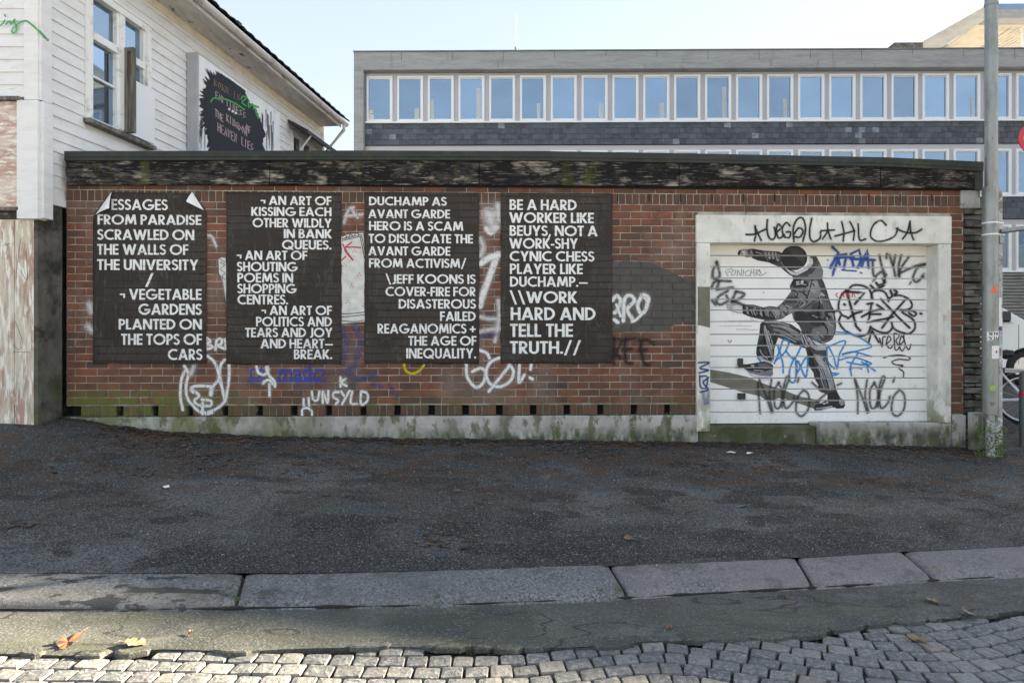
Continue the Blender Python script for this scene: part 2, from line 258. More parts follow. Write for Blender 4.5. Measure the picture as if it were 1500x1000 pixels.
# ---------------------------------------------------------------- mesh helpers
class MB:
    def __init__(s): s.v = []; s.f = []; s.uv = []; s.mi = []; s.smooth = []; s.m = 0
    def poly(s, pts, uvs=None, smooth=False):
        n = len(s.v); s.v += [tuple(p) for p in pts]; s.f.append(tuple(range(n, n+len(pts))))
        s.uv.append(uvs or [(.5, .5)]*len(pts)); s.mi.append(s.m); s.smooth.append(smooth)
    def faces(s, pts, fs, smooth=False):
        n = len(s.v); s.v += [tuple(p) for p in pts]
        for f in fs:
            s.f.append(tuple(n+i for i in f)); s.uv.append([(.5, .5)]*len(f)); s.mi.append(s.m); s.smooth.append(smooth)
    def box(s, x0, x1, y0, y1, z0, z1, ch=0, j=0):
        if ch:
            P = []
            for (x, sx) in ((x0, 1), (x1, -1)):
                for (y, sy) in ((y0, 1), (y1, -1)):
                    for (z, sz) in ((z0, 1), (z1, -1)):
                        jj = [random.uniform(-j, j) for _ in range(3)] if j else (0, 0, 0)
                        P += [(x+jj[0], y+sy*ch+jj[1], z+sz*ch+jj[2]), (x+sx*ch+jj[0], y+jj[1], z+sz*ch+jj[2]), (x+sx*ch+jj[0], y+sy*ch+jj[1], z+jj[2])]
            def I(a, b, c, k): return (a*4+b*2+c)*3+k
            F = [(I(0,0,0,0), I(0,0,1,0), I(0,1,1,0), I(0,1,0,0)), (I(1,0,0,0), I(1,1,0,0), I(1,1,1,0), I(1,0,1,0)),
                 (I(0,0,0,1), I(1,0,0,1), I(1,0,1,1), I(0,0,1,1)), (I(0,1,0,1), I(0,1,1,1), I(1,1,1,1), I(1,1,0,1)),
                 (I(0,0,0,2), I(0,1,0,2), I(1,1,0,2), I(1,0,0,2)), (I(0,0,1,2), I(1,0,1,2), I(1,1,1,2), I(0,1,1,2))]
            for a in (0, 1):
                for b in (0, 1):
                    F += [(I(a,b,0,0), I(a,b,1,0), I(a,b,1,1), I(a,b,0,1)), (I(a,0,b,0), I(a,1,b,0), I(a,1,b,2), I(a,0,b,2)), (I(0,a,b,1), I(1,a,b,1), I(1,a,b,2), I(0,a,b,2))]
                    for c in (0, 1): F.append((I(a,b,c,0), I(a,b,c,1), I(a,b,c,2)))
            s.faces(P, F); return
        P = [(x, y, z) for x in (x0, x1) for y in (y0, y1) for z in (z0, z1)]
        s.faces(P, [(0, 1, 3, 2), (4, 6, 7, 5), (0, 4, 5, 1), (2, 3, 7, 6), (0, 2, 6, 4), (1, 5, 7, 3)])
    def prism(s, prof, a0, a1, ax='y'):
        n = len(prof)
        def mk(p, a): return {'y': (p[0], a, p[1]), 'x': (a, p[0], p[1]), 'z': (p[0], p[1], a)}[ax]
        s.faces([mk(p, a0) for p in prof]+[mk(p, a1) for p in prof],
                [tuple(range(n)), tuple(range(2*n-1, n-1, -1))]+[(i, (i+1) % n, n+(i+1) % n, n+i) for i in range(n)])
    def tube(s, path, r, n=12, cap=True, smooth=True):
        path = [Vector(p) for p in path]; rr = r if isinstance(r, (list, tuple)) else [r]*len(path)
        P = []; up = Vector((0, 0, 1))
        for i, p in enumerate(path):
            t = (path[min(i+1, len(path)-1)]-path[max(i-1, 0)]).normalized()
            a = t.cross(up if abs(t.z) < .95 else Vector((1, 0, 0))).normalized(); b = t.cross(a)
            P += [p+a*math.cos(k*2*math.pi/n)*rr[i]+b*math.sin(k*2*math.pi/n)*rr[i] for k in range(n)]
        F = [(i*n+k, i*n+(k+1) % n, (i+1)*n+(k+1) % n, (i+1)*n+k) for i in range(len(path)-1) for k in range(n)]
        s.faces(P, F, smooth)
        if cap: s.faces(P[:n], [tuple(range(n))]); s.faces(P[-n:], [tuple(range(n))])
    def torus(s, c, R0, r, ax='y', n=32, k=8):
        c = Vector(c); P = []
        for i in range(n):
            a = i*2*math.pi/n
            for j in range(k):
                b = j*2*math.pi/k; q = R0+r*math.cos(b); h = r*math.sin(b)
                P.append(c+Vector((q*math.cos(a), h, q*math.sin(a))))
        s.faces(P, [(i*k+j, ((i+1) % n)*k+j, ((i+1) % n)*k+(j+1) % k, i*k+(j+1) % k) for i in range(n) for j in range(k)], True)
    def data(s, name, mats):
        me = bpy.data.meshes.new(name); me.from_pydata(s.v, [], s.f)
        for m in (mats if isinstance(mats, (list, tuple)) else [mats]): me.materials.append(m)
        me.polygons.foreach_set('material_index', s.mi); me.polygons.foreach_set('use_smooth', s.smooth)
        ul = me.uv_layers.new(name='UVMap'); ul.data.foreach_set('uv', [c for u in s.uv for q in u for c in q])
        me.update(); return me
    def build(s, name, mats, parent=None, kind=None, loc=None):
        if not s.f: return None
        me = s.data(name, mats); bm = bmesh.new(); bm.from_mesh(me)
        if not getattr(s, 'norecalc', False): bmesh.ops.recalc_face_normals(bm, faces=bm.faces)
        bm.to_mesh(me); bm.free()
        return link(name, me, parent, kind, loc)
def link(name, me, parent=None, kind=None, loc=None):
    o = bpy.data.objects.new(name, me); COL.objects.link(o)
    if parent: o.parent = parent
    if kind: o['kind'] = kind
    if loc: o.location = loc
    return o
def tag(o, label, cat, group=None):
    o['label'] = label; o['category'] = cat
    if group: o['group'] = group
    return o
class Fr:
    """vertical plane with local x along it, local +y into the wall, z up"""
    def __init__(s, ox, oy, dx, dy):
        s.o = Vector((ox, oy, 0)); s.yaw = math.atan2(dy, dx)
        s.M = Matrix.Translation(s.o) @ Matrix.Rotation(s.yaw, 4, 'Z'); s.I = s.M.inverted()
    def px(s, x, y, off=0):
        d = s.I.to_3x3() @ Vector(((x-750)/1000, 1, (500-y)/1000)); c = s.I @ Vector((0, 0, 0))
        t = (off-c.y)/d.y; p = c+d*t
        return p.x, p.z
    def empty(s, name, label=None, cat=None, group=None):
        o = bpy.data.objects.new(name, None); COL.objects.link(o); o.matrix_world = s.M; o.empty_display_size = .2
        if label: tag(o, label, cat, group)
        return o
def setworld(o, Mw):
    p = o.parent; pw = Matrix.Translation(p.location) @ p.rotation_euler.to_matrix().to_4x4() if p else Matrix()
    o.matrix_basis = pw.inverted() @ Mw
def empty(name, loc, label, cat, group=None, rz=0):
    o = bpy.data.objects.new(name, None); COL.objects.link(o); o.location = loc; o.rotation_euler = (0, 0, rz); o.empty_display_size = .2
    return tag(o, label, cat, group)
def interp(pts, x):
    if x <= pts[0][0]: a, b = pts[0], pts[1]
    elif x >= pts[-1][0]: a, b = pts[-2], pts[-1]
    else:
        for a, b in zip(pts, pts[1:]):
            if a[0] <= x <= b[0]: break
    return a[1]+(b[1]-a[1])*(x-a[0])/(b[0]-a[0])
def clampx(pts, x): return interp(pts, min(max(x, pts[0][0]), pts[-1][0]))
# ---------------------------------------------------------------- ground heights
GW = Fr(0, 8.0, 1, .032)                     # garage wall plane
def zs(x): return -1.6-.015*max(-12, min(12, x))     # street level
def street_pts(l, h):
    r = []
    for px, py in l:
        a = (px-750)/1000; Y = (1.6-h)/((py-500)/1000-.015*a); r.append((a*Y, Y))
    return r
KF = street_pts([(0, 886), (180, 887), (350, 885), (640, 881), (920, 870), (1200, 855), (1370, 845), (1500, 838)], .035)
KB = street_pts([(0, 838), (180, 838), (450, 838), (890, 828), (1180, 815), (1320, 807), (1500, 798)], .085)
CE = street_pts([(0, 953), (100, 956), (175, 952), (250, 947), (350, 951), (425, 946), (565, 943), (750, 946), (850, 945), (950, 936), (1075, 932), (1190, 926), (1225, 918), (1300, 910), (1415, 900), (1500, 890)], 0)
def ext(pts, f): return f
def kf(x): return clampx(KF, x) if x < KF[0][0] else interp(KF, min(x, 8))
def kb(x): return clampx(KB, x) if x < KB[0][0] else interp(KB, min(x, 8))
def ce(x): return clampx(CE, x) if x < CE[0][0] else interp(CE, min(x, 8))
WB = []
for px, py in [(0, 607), (97, 612), (140, 619), (200, 628), (260, 634), (400, 640), (600, 643), (1000, 648), (1200, 652), (1430, 657)]:
    u, z = GW.px(px, py, -.02); WB.append((u, z))
def wallz(x): return clampx(WB, x)
def yw(x): return 8+.032*x
def gz(x, y):
    k = kb(x); W = yw(x)-.02; xx = max(-9, min(9, x))
    if y <= k: return zs(x)+.085
    if y <= W:
        s = (y-k)/(W-k); return (zs(x)+.078)*(1-s)+wallz(xx)*s+.012*noise.noise(Vector((x*.9, y*.9, 3)))
    return wallz(xx)+min(.30, (y-W)*.25)*(1 if x > 5.5 else .3)+min(1.1, max(0, (y-W-1.2))*.055)
def sheet(name, xs, ysf, zf, m, kind='structure', parent=None, smooth=True):
    b = MB(); cols = []
    for x in xs: cols.append([(x, y, zf(x, y)) for y in ysf(x)])
    n = len(cols[0]); P = [p for c in cols for p in c]
    b.faces(P, [(i*n+j, (i+1)*n+j, (i+1)*n+j+1, i*n+j+1) for i in range(len(cols)-1) for j in range(n-1)], smooth)
    return b.build(name, m, parent, kind)
XS = [-80, -40, -20, -12] + [-9+i*.15 for i in range(121)] + [12, 20, 40, 80]
sheet('pavement', XS, lambda x: [kb(x)-.012+(yw(x)-kb(x))*i/30 for i in range(31)]+[yw(x)+d for d in (.5, 1, 1.7, 2.5, 4, 6, 10, 16, 24, 40, 80)],
      lambda x, y: gz(x, y), M['asphalt'])
sheet('gutter_strip', XS, lambda x: [ce(x)+(kf(x)+.02-ce(x))*i/8 for i in range(9)],
      lambda x, y: zs(x)+.006*noise.noise(Vector((x*2, y*2, 0)))-(.012 if y < ce(x)+.02 else 0), M['gutterasph'])
bed = sheet('street', XS, lambda x: [1.7, 2.5, ce(x)+.06], lambda x, y: zs(x)-.045, M['grit'])
sheet('street_behind', XS, lambda x: [-60, -15, -5, 0, 1.0, 1.7], lambda x, y: zs(x)-.03, surf('worn_sett_street', (.26, .25, .24), [((.12, .12, .12), 9, .5, .6)], .8, [(12, .01)]))
ground = MB(); ground.poly([(-600, -600, -2.4), (600, -600, -2.4), (600, 600, -2.4), (-600, 600, -2.4)]); ground.build('ground', M['asphalt'], None, 'structure')
# asphalt edge: thickness skirt and broken chunks along the setts
b = MB()
for i in range(150):
    x0 = -4.5+i*.065; x1 = x0+.065
    b.poly([(x0, ce(x0), zs(x0)-.012), (x1, ce(x1), zs(x1)-.012), (x1, ce(x1)+.01, zs(x1)-.05), (x0, ce(x0)+.01, zs(x0)-.05)])
b.norecalc = True
b.build('asphalt_edge', M['gutterasph'], None, 'structure')
def blob(mb, cx, cy, cz, rx, ry, h, n=9, jit=.25, rot=0):
    ring = []
    for k in range(n):
        a = k*2*math.pi/n; q = 1+random.uniform(-jit, jit)
        x, y = rx*q*math.cos(a), ry*q*math.sin(a)
        ring.append((x*math.cos(rot)-y*math.sin(rot), x*math.sin(rot)+y*math.cos(rot)))
    P = [(cx+x, cy+y, cz-.02) for x, y in ring]+[(cx+x, cy+y, cz+h*.55) for x, y in ring]+[(cx+x*.78, cy+y*.78, cz+h) for x, y in ring]
    F = [(l*n+k, l*n+(k+1) % n, (l+1)*n+(k+1) % n, (l+1)*n+k) for l in (0, 1) for k in range(n)]+[tuple(2*n+k for k in range(n))]
    mb.faces(P, F)
x = -3.3; crumbs = []
gutter_parent = bpy.data.objects['gutter_strip']
while x < 4.9:
    L = random.uniform(.08, .26); 
    if random.random() < (.35 if x < -.6 else .85):
        mb = MB(); blob(mb, x+L/2, ce(x+L/2)+.005, zs(x)-.012, L*.5, random.uniform(.025, .05), .012, 12, .18, math.atan((ce(x+L)-ce(x))/L))
        mb.build('asphalt_chunk', M['gutterasph'], gutter_parent)
    x += L+.012
# kerb stones
b = MB()
for i in range(120):
    x0 = -12+i*.2; x1 = x0+.2
    b.poly([(x0, kf(x0)+.01, zs(x0)+.012), (x1, kf(x1)+.01, zs(x1)+.012), (x1, kb(x1)+.02, zs(x1)+.055), (x0, kb(x0)+.02, zs(x0)+.055)])
    b.poly([(x0, kf(x0)+.01, zs(x0)+.012), (x1, kf(x1)+.01, zs(x1)+.012), (x1, kf(x1)+.01, zs(x1)-.05), (x0, kf(x0)+.01, zs(x0)-.05)])
kerb = b.build('kerb', M['grit'], None, 'structure')
def kx(px, l): # X on the kerb line for a pixel column
    a = (px-750)/1000
    for (xa, ya), (xb, yb) in zip(l, l[1:]):
        if xa/ya <= a <= xb/yb:
            t = (a-xa/ya)/(xb/yb-xa/ya); return xa+(xb-xa)*t
    return l[-1][0] if a > 0 else l[0][0]
joints = [(-9.5, -9.4), (-7.2, -7.1), (-5.0, -4.85)]+[(kx(f, KF), kx(bk, KB)) for f, bk in ((345, 357), (919, 893), (1190, 1166), (1368, 1322))]+[(5.1, 5.0), (7.0, 6.9), (9, 8.9)]
for (f0, b0), (f1, b1) in zip(joints, joints[1:]):
    mb = MB(); nx, ny = 44, 9; P = []; sd = random.random()*50; tilt = random.uniform(-.006, .006)
    for i in range(nx+1):
        s = i/nx
        for j in range(ny+1):
            t = j/ny; te = t
            xx = (f0+.012+(f1-f0-.024)*s)*(1-t)+(b0+.012+(b1-b0-.024)*s)*t
            ex = min(s, 1-s)*abs(f1-f0); y = kf(xx)*(1-te)+kb(xx)*te
            fr = .018*noise.noise(Vector((xx*3.3, sd, 0)))+.010*noise.noise(Vector((xx*14, sd, 5)))
            y += fr*(1-t)-.01*noise.noise(Vector((xx*3, sd, 9)))*t
            z = zs(xx)+.036+.047*t+tilt*(s-.5)*2+.003*noise.noise(Vector((xx*9, y*9, sd)))
            edge = math.exp(-t*.42/.02)*.020+math.exp(-ex/.014)*.012
            if j == 0: z -= .022; y -= .006
            P.append((xx, y, z-edge))
    F = [(i*(ny+1)+j, (i+1)*(ny+1)+j, (i+1)*(ny+1)+j+1, i*(ny+1)+j+1) for i in range(nx) for j in range(ny)]
    n0 = len(P)
    for i in range(nx+1): p = P[i*(ny+1)]; P.append((p[0], p[1]+.004, p[2]-.09))
    F += [(i*(ny+1), n0+i, n0+i+1, (i+1)*(ny+1)) for i in range(nx)]
    n1 = len(P)
    for side in (0, nx):
        for j in range(ny+1): p = P[side*(ny+1)+j]; P.append((p[0], p[1], p[2]-.09))
    for q, side in enumerate((0, nx)):
        F += [(side*(ny+1)+j, side*(ny+1)+j+1, n1+q*(ny+1)+j+1, n1+q*(ny+1)+j) for j in range(ny)]
    mb.faces(P, F, True)
    o = mb.build('kerb_stone', M['granite'], kerb)
# setts
def rowbase(x):
    # segmental arcs to the right, straight to the left
    if x < -.2: return .02*math.sin(x*2.1)+.01
    p = ((x+.2) % 2.5)/2.5
    return .30*(1-(2*p-1)**2)-.0+.01 if False else .22*math.sin((x+.2)*2.0)*min(1, (x+.2)/1.0)-.16*max(0, x-1.6)*0
rowmesh = []
row = 0
setts = []
y0 = 1.9
def rowy(j, x): return y0+j*.116+rowbase(x)+.008*noise.noise(Vector((x*4, j*3.1, 1)))
for j in range(31):
    x = -4.6+random.uniform(0, .1)
    while x < 5.6:
        Ls = random.uniform(.112, .145)
        skew = -.045*max(0, min(1, (x+.2)))*math.cos((x+.2)*2.0)
        c = []
        g = .0055
        for (xx, jj, sx, sy) in ((x, j, g, g), (x+Ls, j, -g, g), (x+Ls, j+1, -g, -g), (x, j+1, g, -g)):
            xs_ = xx+sx+(skew if jj > j else -skew)*.5+random.uniform(-.004, .004)
            c.append((xs_, rowy(jj, xs_)+sy+random.uniform(-.004, .004)))
        cx = sum(p[0] for p in c)/4; cy = sum(p[1] for p in c)/4
        if cy < ce(cx)-.012 and cy > 1.9: setts.append((cx, cy, c))
        x += Ls
def sett_mesh(mb, cx, cy, c, ox=0, oy=0, oz=0):
    top = random.uniform(-.004, .003)
    outline = []
    for k in range(4):
        a, b_, d = Vector(c[k-1]), Vector(c[k]), Vector(c[(k+1) % 4])
        outline += [b_+(a-b_)*.16, b_+(b_-(a+d)/2)*(-.05), b_+(d-b_)*.16]
    tx, ty = random.uniform(-.05, .05), random.uniform(-.05, .05)
    base = zs(cx)-.022
    P = []
    cc = Vector((cx, cy))
    for sc_, dz in ((1, -.05), (1, -.009), (.95, -.001), (.5, .001)):
        for p in outline:
            q = cc+(p-cc)*sc_
            P.append((q.x-ox, q.y-oy, base+top+dz+(q.x-cx)*tx+(q.y-cy)*ty+random.uniform(-.0015, .0015)-oz))
    n = 12
    F = [(l*n+k, l*n+(k+1) % n, (l+1)*n+(k+1) % n, (l+1)*n+k) for l in range(3) for k in range(n)]+[tuple(3*n+k for k in range(n))]
    mb.faces(P, F, False)
vis = [s for s in setts if s[1] > 3.1 and abs(s[0]) < .76*s[1]]
vis.sort(key=lambda s: s[0]**2+s[1]**2)
pick = set(id(s) for s in vis[:300])
rest = MB()
for s in setts:
    if id(s) in pick:
        mb = MB(); oz = zs(s[0]); sett_mesh(mb, *s, ox=s[0], oy=s[1], oz=oz)
        mb.build('sett', M['sett'], bed, loc=(s[0], s[1], oz))
    else: sett_mesh(rest, *s)
rest.build('sett_paving', M['sett'], bed, 'stuff')
# ---------------------------------------------------------------- paint that follows brick faces, joints and door panels
def catmull(pts, step=2.2, closed=False):
    if len(pts) < 3: 
        out = []
        for a, b_ in zip(pts, pts[1:]):
            n = max(1, int(math.dist(a, b_)/6)); out += [(a[0]+(b_[0]-a[0])*i/n, a[1]+(b_[1]-a[1])*i/n) for i in range(n)]
        return out+[pts[-1]]
    out = []; n = len(pts)
    P = [pts[0]]+list(pts)+[pts[-1]]
    for i in range(1, n):
        p0, p1, p2, p3 = P[i-1], P[i], P[i+1], P[i+2]
        k = max(2, int(math.dist(p1, p2)/step))
        for q in range(k):
            t = q/k
            out.append(tuple(.5*(2*p1[d]+(p2[d]-p0[d])*t+(2*p0[d]-5*p1[d]+4*p2[d]-p3[d])*t*t+(3*p1[d]-p0[d]-3*p2[d]+p3[d])*t**3) for d in (0, 1)))
    out.append(pts[-1]); return out
def ribbon(pts, w, smooth=True):
    """-> convex polys [(x, y, u, v), ...] in pixel space"""
    p = catmull(pts) if smooth else catmull_lin(pts)
    polys = []; L = []; n = len(p)
    nr = []
    for i in range(n):
        a, b_ = p[max(0, i-1)], p[min(n-1, i+1)]
        dx, dy = b_[0]-a[0], b_[1]-a[1]; d = math.hypot(dx, dy) or 1
        nr.append((-dy/d, dx/d))
    h = w/2
    for i in range(n-1):
        (x0, y0_), (x1, y1_) = p[i], p[i+1]; a, b_ = nr[i], nr[i+1]
        polys.append([(x0+a[0]*h, y0_+a[1]*h, i, 0), (x1+b_[0]*h, y1_+b_[1]*h, i+1, 0), (x1, y1_, i+1, .5), (x0, y0_, i, .5)])
        polys.append([(x0, y0_, i, .5), (x1, y1_, i+1, .5), (x1-b_[0]*h, y1_-b_[1]*h, i+1, 1), (x0-a[0]*h, y0_-a[1]*h, i, 1)])
    for (c, nn, sgn) in ((p[0], nr[0], 1), (p[-1], nr[-1], -1)):
        k = 5
        for q in range(k):
            aa = [math.pi*(q+e)/k for e in (0, 1)]
            tx, ty = -nn[1]*-1*sgn, nn[0]*-1*sgn   # outward tangent
            e = [(c[0]+nn[0]*h*math.cos(t_)-tx*h*math.sin(t_), c[1]+nn[1]*h*math.cos(t_)-ty*h*math.sin(t_), 0, 0) for t_ in aa]
            polys.append([(c[0], c[1], 0, .5), e[0], e[1]])
    return polys
def catmull_lin(pts):
    out = []
    for a, b_ in zip(pts, pts[1:]):
        n = max(1, int(math.dist(a, b_)/8)); out += [(a[0]+(b_[0]-a[0])*i/n, a[1]+(b_[1]-a[1])*i/n) for i in range(n)]
    return out+[pts[-1]]
def tri(poly):
    bm = bmesh.new(); vs_ = [bm.verts.new((p[0], p[1], 0)) for p in poly]; f = bm.faces.new(vs_); bm.normal_update()
    r = bmesh.ops.triangulate(bm, faces=[f], ngon_method='EAR_CLIP')
    out = [[(v.co.x, v.co.y, .5, .5) for v in t.verts] for t in bm.faces]; bm.free(); return out
def clip(poly, ax, val, keep_above):
    out = []; n = len(poly)
    for i in range(n):
        a, b_ = poly[i], poly[(i+1) % n]
        ia = (a[ax] >= val) == keep_above; ib = (b_[ax] >= val) == keep_above
        if ia: out.append(a)
        if ia != ib:
            t = (val-a[ax])/(b_[ax]-a[ax]); out.append(tuple(a[k]+(b_[k]-a[k])*t for k in range(4)))
    return out
def band(poly, ax, a, b_):
    p = clip(poly, ax, a, True)
    if len(p) < 3: return []
    p = clip(p, ax, b_, False)
    return p if len(p) >= 3 else []
cells = []       # brick rows: (z0, z1, [(x0, x1), ...]) filled when the wall is laid
LAY = [0]
KK = {}
class Paint:
    def __init__(s, frame, off, mode, panels=None): s.fr = frame; s.off = off; s.mode = mode; s.mb = MB(); s.mb.norecalc = True; s.mats = []; s.panels = panels; s.key = mode+str(round(off, 3)); KK.setdefault(s.key, 0)
    def mat(s, m):
        if m not in s.mats: s.mats.append(m)
        s.mb.m = s.mats.index(m)
    def emit(s, polys, m):
        s.mat(m)
        for q, poly in enumerate(polys):
            LAY[0] += 1
            d = 1.0e-6*(q % 18) + 2.2e-5*KK[s.key]
            P = [s.fr.px(p[0], p[1], s.off)+(p[2], p[3]) for p in poly]
            zz = [p[1] for p in P]
            if s.mode == 'flat': s.put(P, s.off-.001-d)
            elif s.mode == 'door':
                for (a, b_) in s.panels:
                    if min(zz) < b_ and max(zz) > a: s.put(band(P, 1, a, b_), s.off-.0012-d)
            else:
                for (a, b_, row) in cells:
                    if min(zz) < b_ and max(zz) > a:
                        pr = band(P, 1, a, b_)
                        if not pr: continue
                        xa, xb = min(p[0] for p in pr), max(p[0] for p in pr); prev = None
                        for (x0, x1) in row:
                            if x1 < xa: prev = x1; continue
                            if prev is not None and x0 > prev+.001: s.put(band(pr, 0, prev, x0), .0045-d)
                            if x0 > xb: break
                            s.put(band(pr, 0, x0, x1), -.0035-d); prev = x1
                for i in range(len(cells)-1):
                    hi, lo = cells[i][0], cells[i+1][1]
                    if min(zz) < hi and max(zz) > lo: s.put(band(P, 1, lo, hi), .0045-d)
        KK[s.key] = KK.get(s.key, 0)+1
    def put(s, P, y):
        if len(P) < 3: return
        s.mb.poly([(p[0], y, p[1]) for p in P], [(p[2], p[3]) for p in P])
    def stroke(s, m, w_, *lines, smooth=True):
        if s.mode == 'brick' and m in ('w', 'wsoft', 'k2', 'yel'): w_ *= 1.3
        if w_ >= 3.3 and m in ('k', 'w', 'grey', 'k2', 'wsoft', 'cyan', 'blue'):
            hm = 'h_w' if m[0] == 'w' else ('h_b' if m in ('cyan', 'blue') else 'h_k')
            for l in lines: s.emit(ribbon(l, w_*2.4, smooth), M[hm])
        for l in lines: s.emit(ribbon(l, w_*1.1, smooth), M['s_'+m])
        return s
    def fill(s, m, poly): s.emit(tri(poly), M[m]); return s
    def build(s, name, parent, label=None):
        o = s.mb.build(name, s.mats, parent)
        if label and o: o['label'] = label
        return o
# ---------------------------------------------------------------- the garage
G = GW.empty('garage', 'low brick garage with flat roof, black weathered fascia and white segmented door', 'garage')
uL = GW.px(97, 400)[0]; uR = GW.px(1412, 400)[0]
zb = -.862
def ztop(u): return 1.79+(u-uL)/(uR-uL)*.035
dL = GW.px(1022, 400)[0]; dR = GW.px(1393, 400)[0]; lintz = GW.px(1200, 316)[1]
# core walls with recessed joint face (mortar)
hz0, hz1 = zb, zb+.118       # bottom header course
mb = MB()
mb.box(uL+.004, dL+.05, .008, .20, hz1+.002, 1.90); mb.box(dR-.05, uR-.004, .008, .20, zb-.3, 1.90); mb.box(dL+.051, dR-.051, .008, .20, lintz-.1, 1.90)
mb.box(uL+.004, uL+.2, .201, 4.2, -1.4, 1.9); mb.box(uR-.2, uR-.004, .201, 4.2, -1.4, 1.9); mb.box(uL+.201, uR-.201, 4.0, 4.2, -1.4, 1.9)
mb.box(uL+.01, dL+.05, .12, .2, -1.4, hz1)
mb.build('wall', M['mortar'], G)
mb = MB(); mb.box(uL-.02, uR+.02, .02, 4.3, 1.901, 2.08); mb.build('roof', M['roof_felt'], G)
# brick layout
PITCH = .0821; BH = .0705; BL = .247; J = .011
rows = []
zt = 1.80
bricks = []       # (x0, x1, z0, z1, kind)
def lay(z1, h, length, off, kind, x0=uL, x1=uR, skip=None):
    row = []; x = x0-off
    while x < x1-.02:
        a, b_ = max(x, x0), min(x+length-J, x1)
        if b_-a > .03 and not (skip and skip(a, b_)):
            row.append((a, b_)); 
            bricks.append((a, b_, z1-h, z1, kind))
        x += length
    cells.append((z1-h, z1, row))
def doorskip(z1):
    def f(a, b_): return False
    return f
z = zt+.02
lay(z, .072, BL, .1, 0); z -= .072+J
lay(z, .118, .0808, 0, 1); z -= .118+J
NR = 28
sp = (z-(hz1+J))/NR
for r in range(NR):
    zz1 = z-r*sp
    if zz1-sp*.5 > lintz:
        lay(zz1, sp-J, BL, (r % 2)*BL/2+.02, 0)
    else:
        rowl = []
        for (xa, xb) in ((uL, dL), (dR, uR)):
            x = xa-((r % 2)*BL/2+.02 if xa == uL else (r % 2)*.1)
            while x < xb-.02:
                a, b_ = max(x, xa), min(x+BL-J, xb)
                if b_-a > .03: rowl.append((a, b_)); bricks.append((a, b_, zz1-sp+J, zz1, 0))
                x += BL
        cells.append((zz1-sp+J, zz1, rowl))
# bottom header course with an open vent after every fourth header
vc0 = GW.px(175.3, 603)[0]; vc1 = GW.px(978, 603)[0]; vp = (vc1-vc0)/16; u5 = vp/5
rowl = []; x = vc0-u5/2
mm = MB(); hs = []
kk = -5
xx = vc0-u5/2-5*u5
while xx < dL-.01:
    idx = round((xx-(vc0-u5/2))/u5)
    vent = idx % 5 == 0 and xx > vc0-vp*.5 and xx < vc1+.05
    a, b_ = max(xx, uL), min(xx+u5-(0 if (idx+1) % 5 == 0 else .009), dL)
    if b_-a > .02 and not vent: hs.append((a, b_)); rowl.append((a, b_)); bricks.append((a, b_, hz0, hz1, 1))
    if not vent and b_ > uL: mm.box(max(xx, uL), min(xx+u5, dL), .008, .1, hz0, hz1)
    xx += u5
bricks.append((dR, uR, hz0, hz1, 1)); rowl.append((dR, uR))
cells.append((hz0, hz1, rowl))
vd = MB(); vd.box(uL+.01, dL, .101, .118, hz0, hz1-.001); vd.build('vent_shade_plate', M['dark'], G)  # near-black plate supplies the shade inside the vent openings
mm.build('mortar_bed', M['mortar'], G, 'stuff')
def relief_shade(m):  # bump, plus shade of the bed-joint grooves darkened into the colour
    nt = m.node_tree; b = nt.nodes['Principled BSDF']; L = nt.links.new
    g = nt.nodes.new('ShaderNodeNewGeometry'); sx = nt.nodes.new('ShaderNodeSeparateXYZ'); L(g.outputs['Position'], sx.inputs[0])
    def groove(v, o_, p_, wd):
        fr_ = math_(nt, 'FRACT', math_(nt, 'DIVIDE', math_(nt, 'SUBTRACT', v, o_), p_))
        return ramp(nt, math_(nt, 'ABSOLUTE', math_(nt, 'SUBTRACT', fr_, .5)), .5-wd, .5)
    h = groove(sx.outputs[2], z-sp*40+J*.5, sp, .10)
    h = math_(nt, 'MULTIPLY', h, ramp(nt, noi(nt, coords(nt), 2.2, 2), .38, .6))
    old = b.inputs['Base Color'].links[0].from_socket
    mx = nt.nodes.new('ShaderNodeMix'); mx.data_type = 'RGBA'; mx.blend_type = 'MULTIPLY'; L(math_(nt, 'MULTIPLY', h, .45), mx.inputs[0]); L(old, mx.inputs[6]); mx.inputs[7].default_value = (.35, .33, .32, 1); L(mx.outputs[2], b.inputs['Base Color'])
    bp = nt.nodes.new('ShaderNodeBump'); bp.invert = True; bp.inputs['Distance'].default_value = .006; L(h, bp.inputs['Height'])
    if b.inputs['Normal'].links: L(b.inputs['Normal'].links[0].from_socket, bp.inputs['Normal'])
    L(bp.outputs[0], b.inputs['Normal'])
relief_shade(M['poster']); relief_shade(M['letter'])
POST = [(137, 303, 282, 532), (332, 500.5, 281.6, 533), (534, 701.8, 281.6, 532), (733.5, 896.6, 282.7, 532)]
PR = []
for (a, b_, c, d) in POST:
    u0, z1_ = GW.px(a, c); u1, z0_ = GW.px(b_, d); PR.append((u0, u1, z0_, z1_))
def hidden(br):
    cx, cz = (br[0]+br[1])/2, (br[2]+br[3])/2
    return any(p[0]+.05 < cx < p[1]-.05 and p[2]+.02 < cz < p[3]-.02 for p in PR) or (dL < cx < dR and cz < lintz) or cz > ztop(cx)+.01
meshes = {}
def brick_mesh(L, H, kind, var):
    k = (round(L, 3), round(H, 3), kind, var)
    if k not in meshes:
        b_ = MB(); b_.box(-L/2, L/2, 0, .10, -H/2, H/2, ch=.004, j=.0012); meshes[k] = b_.data('brick', M['header'] if kind else M['brick'])
    return meshes[k]
shown = [br for br in bricks if not hidden(br)]
shown.sort(key=lambda br: -(br[1]-br[0])*(br[3]-br[2])/(((br[0]+br[1])/2)**2+64+((br[2]+br[3])/2)**2)-(0.0 if br[4] else .0))
big = shown[:300]; bigset = set(id(x_) for x_ in big)
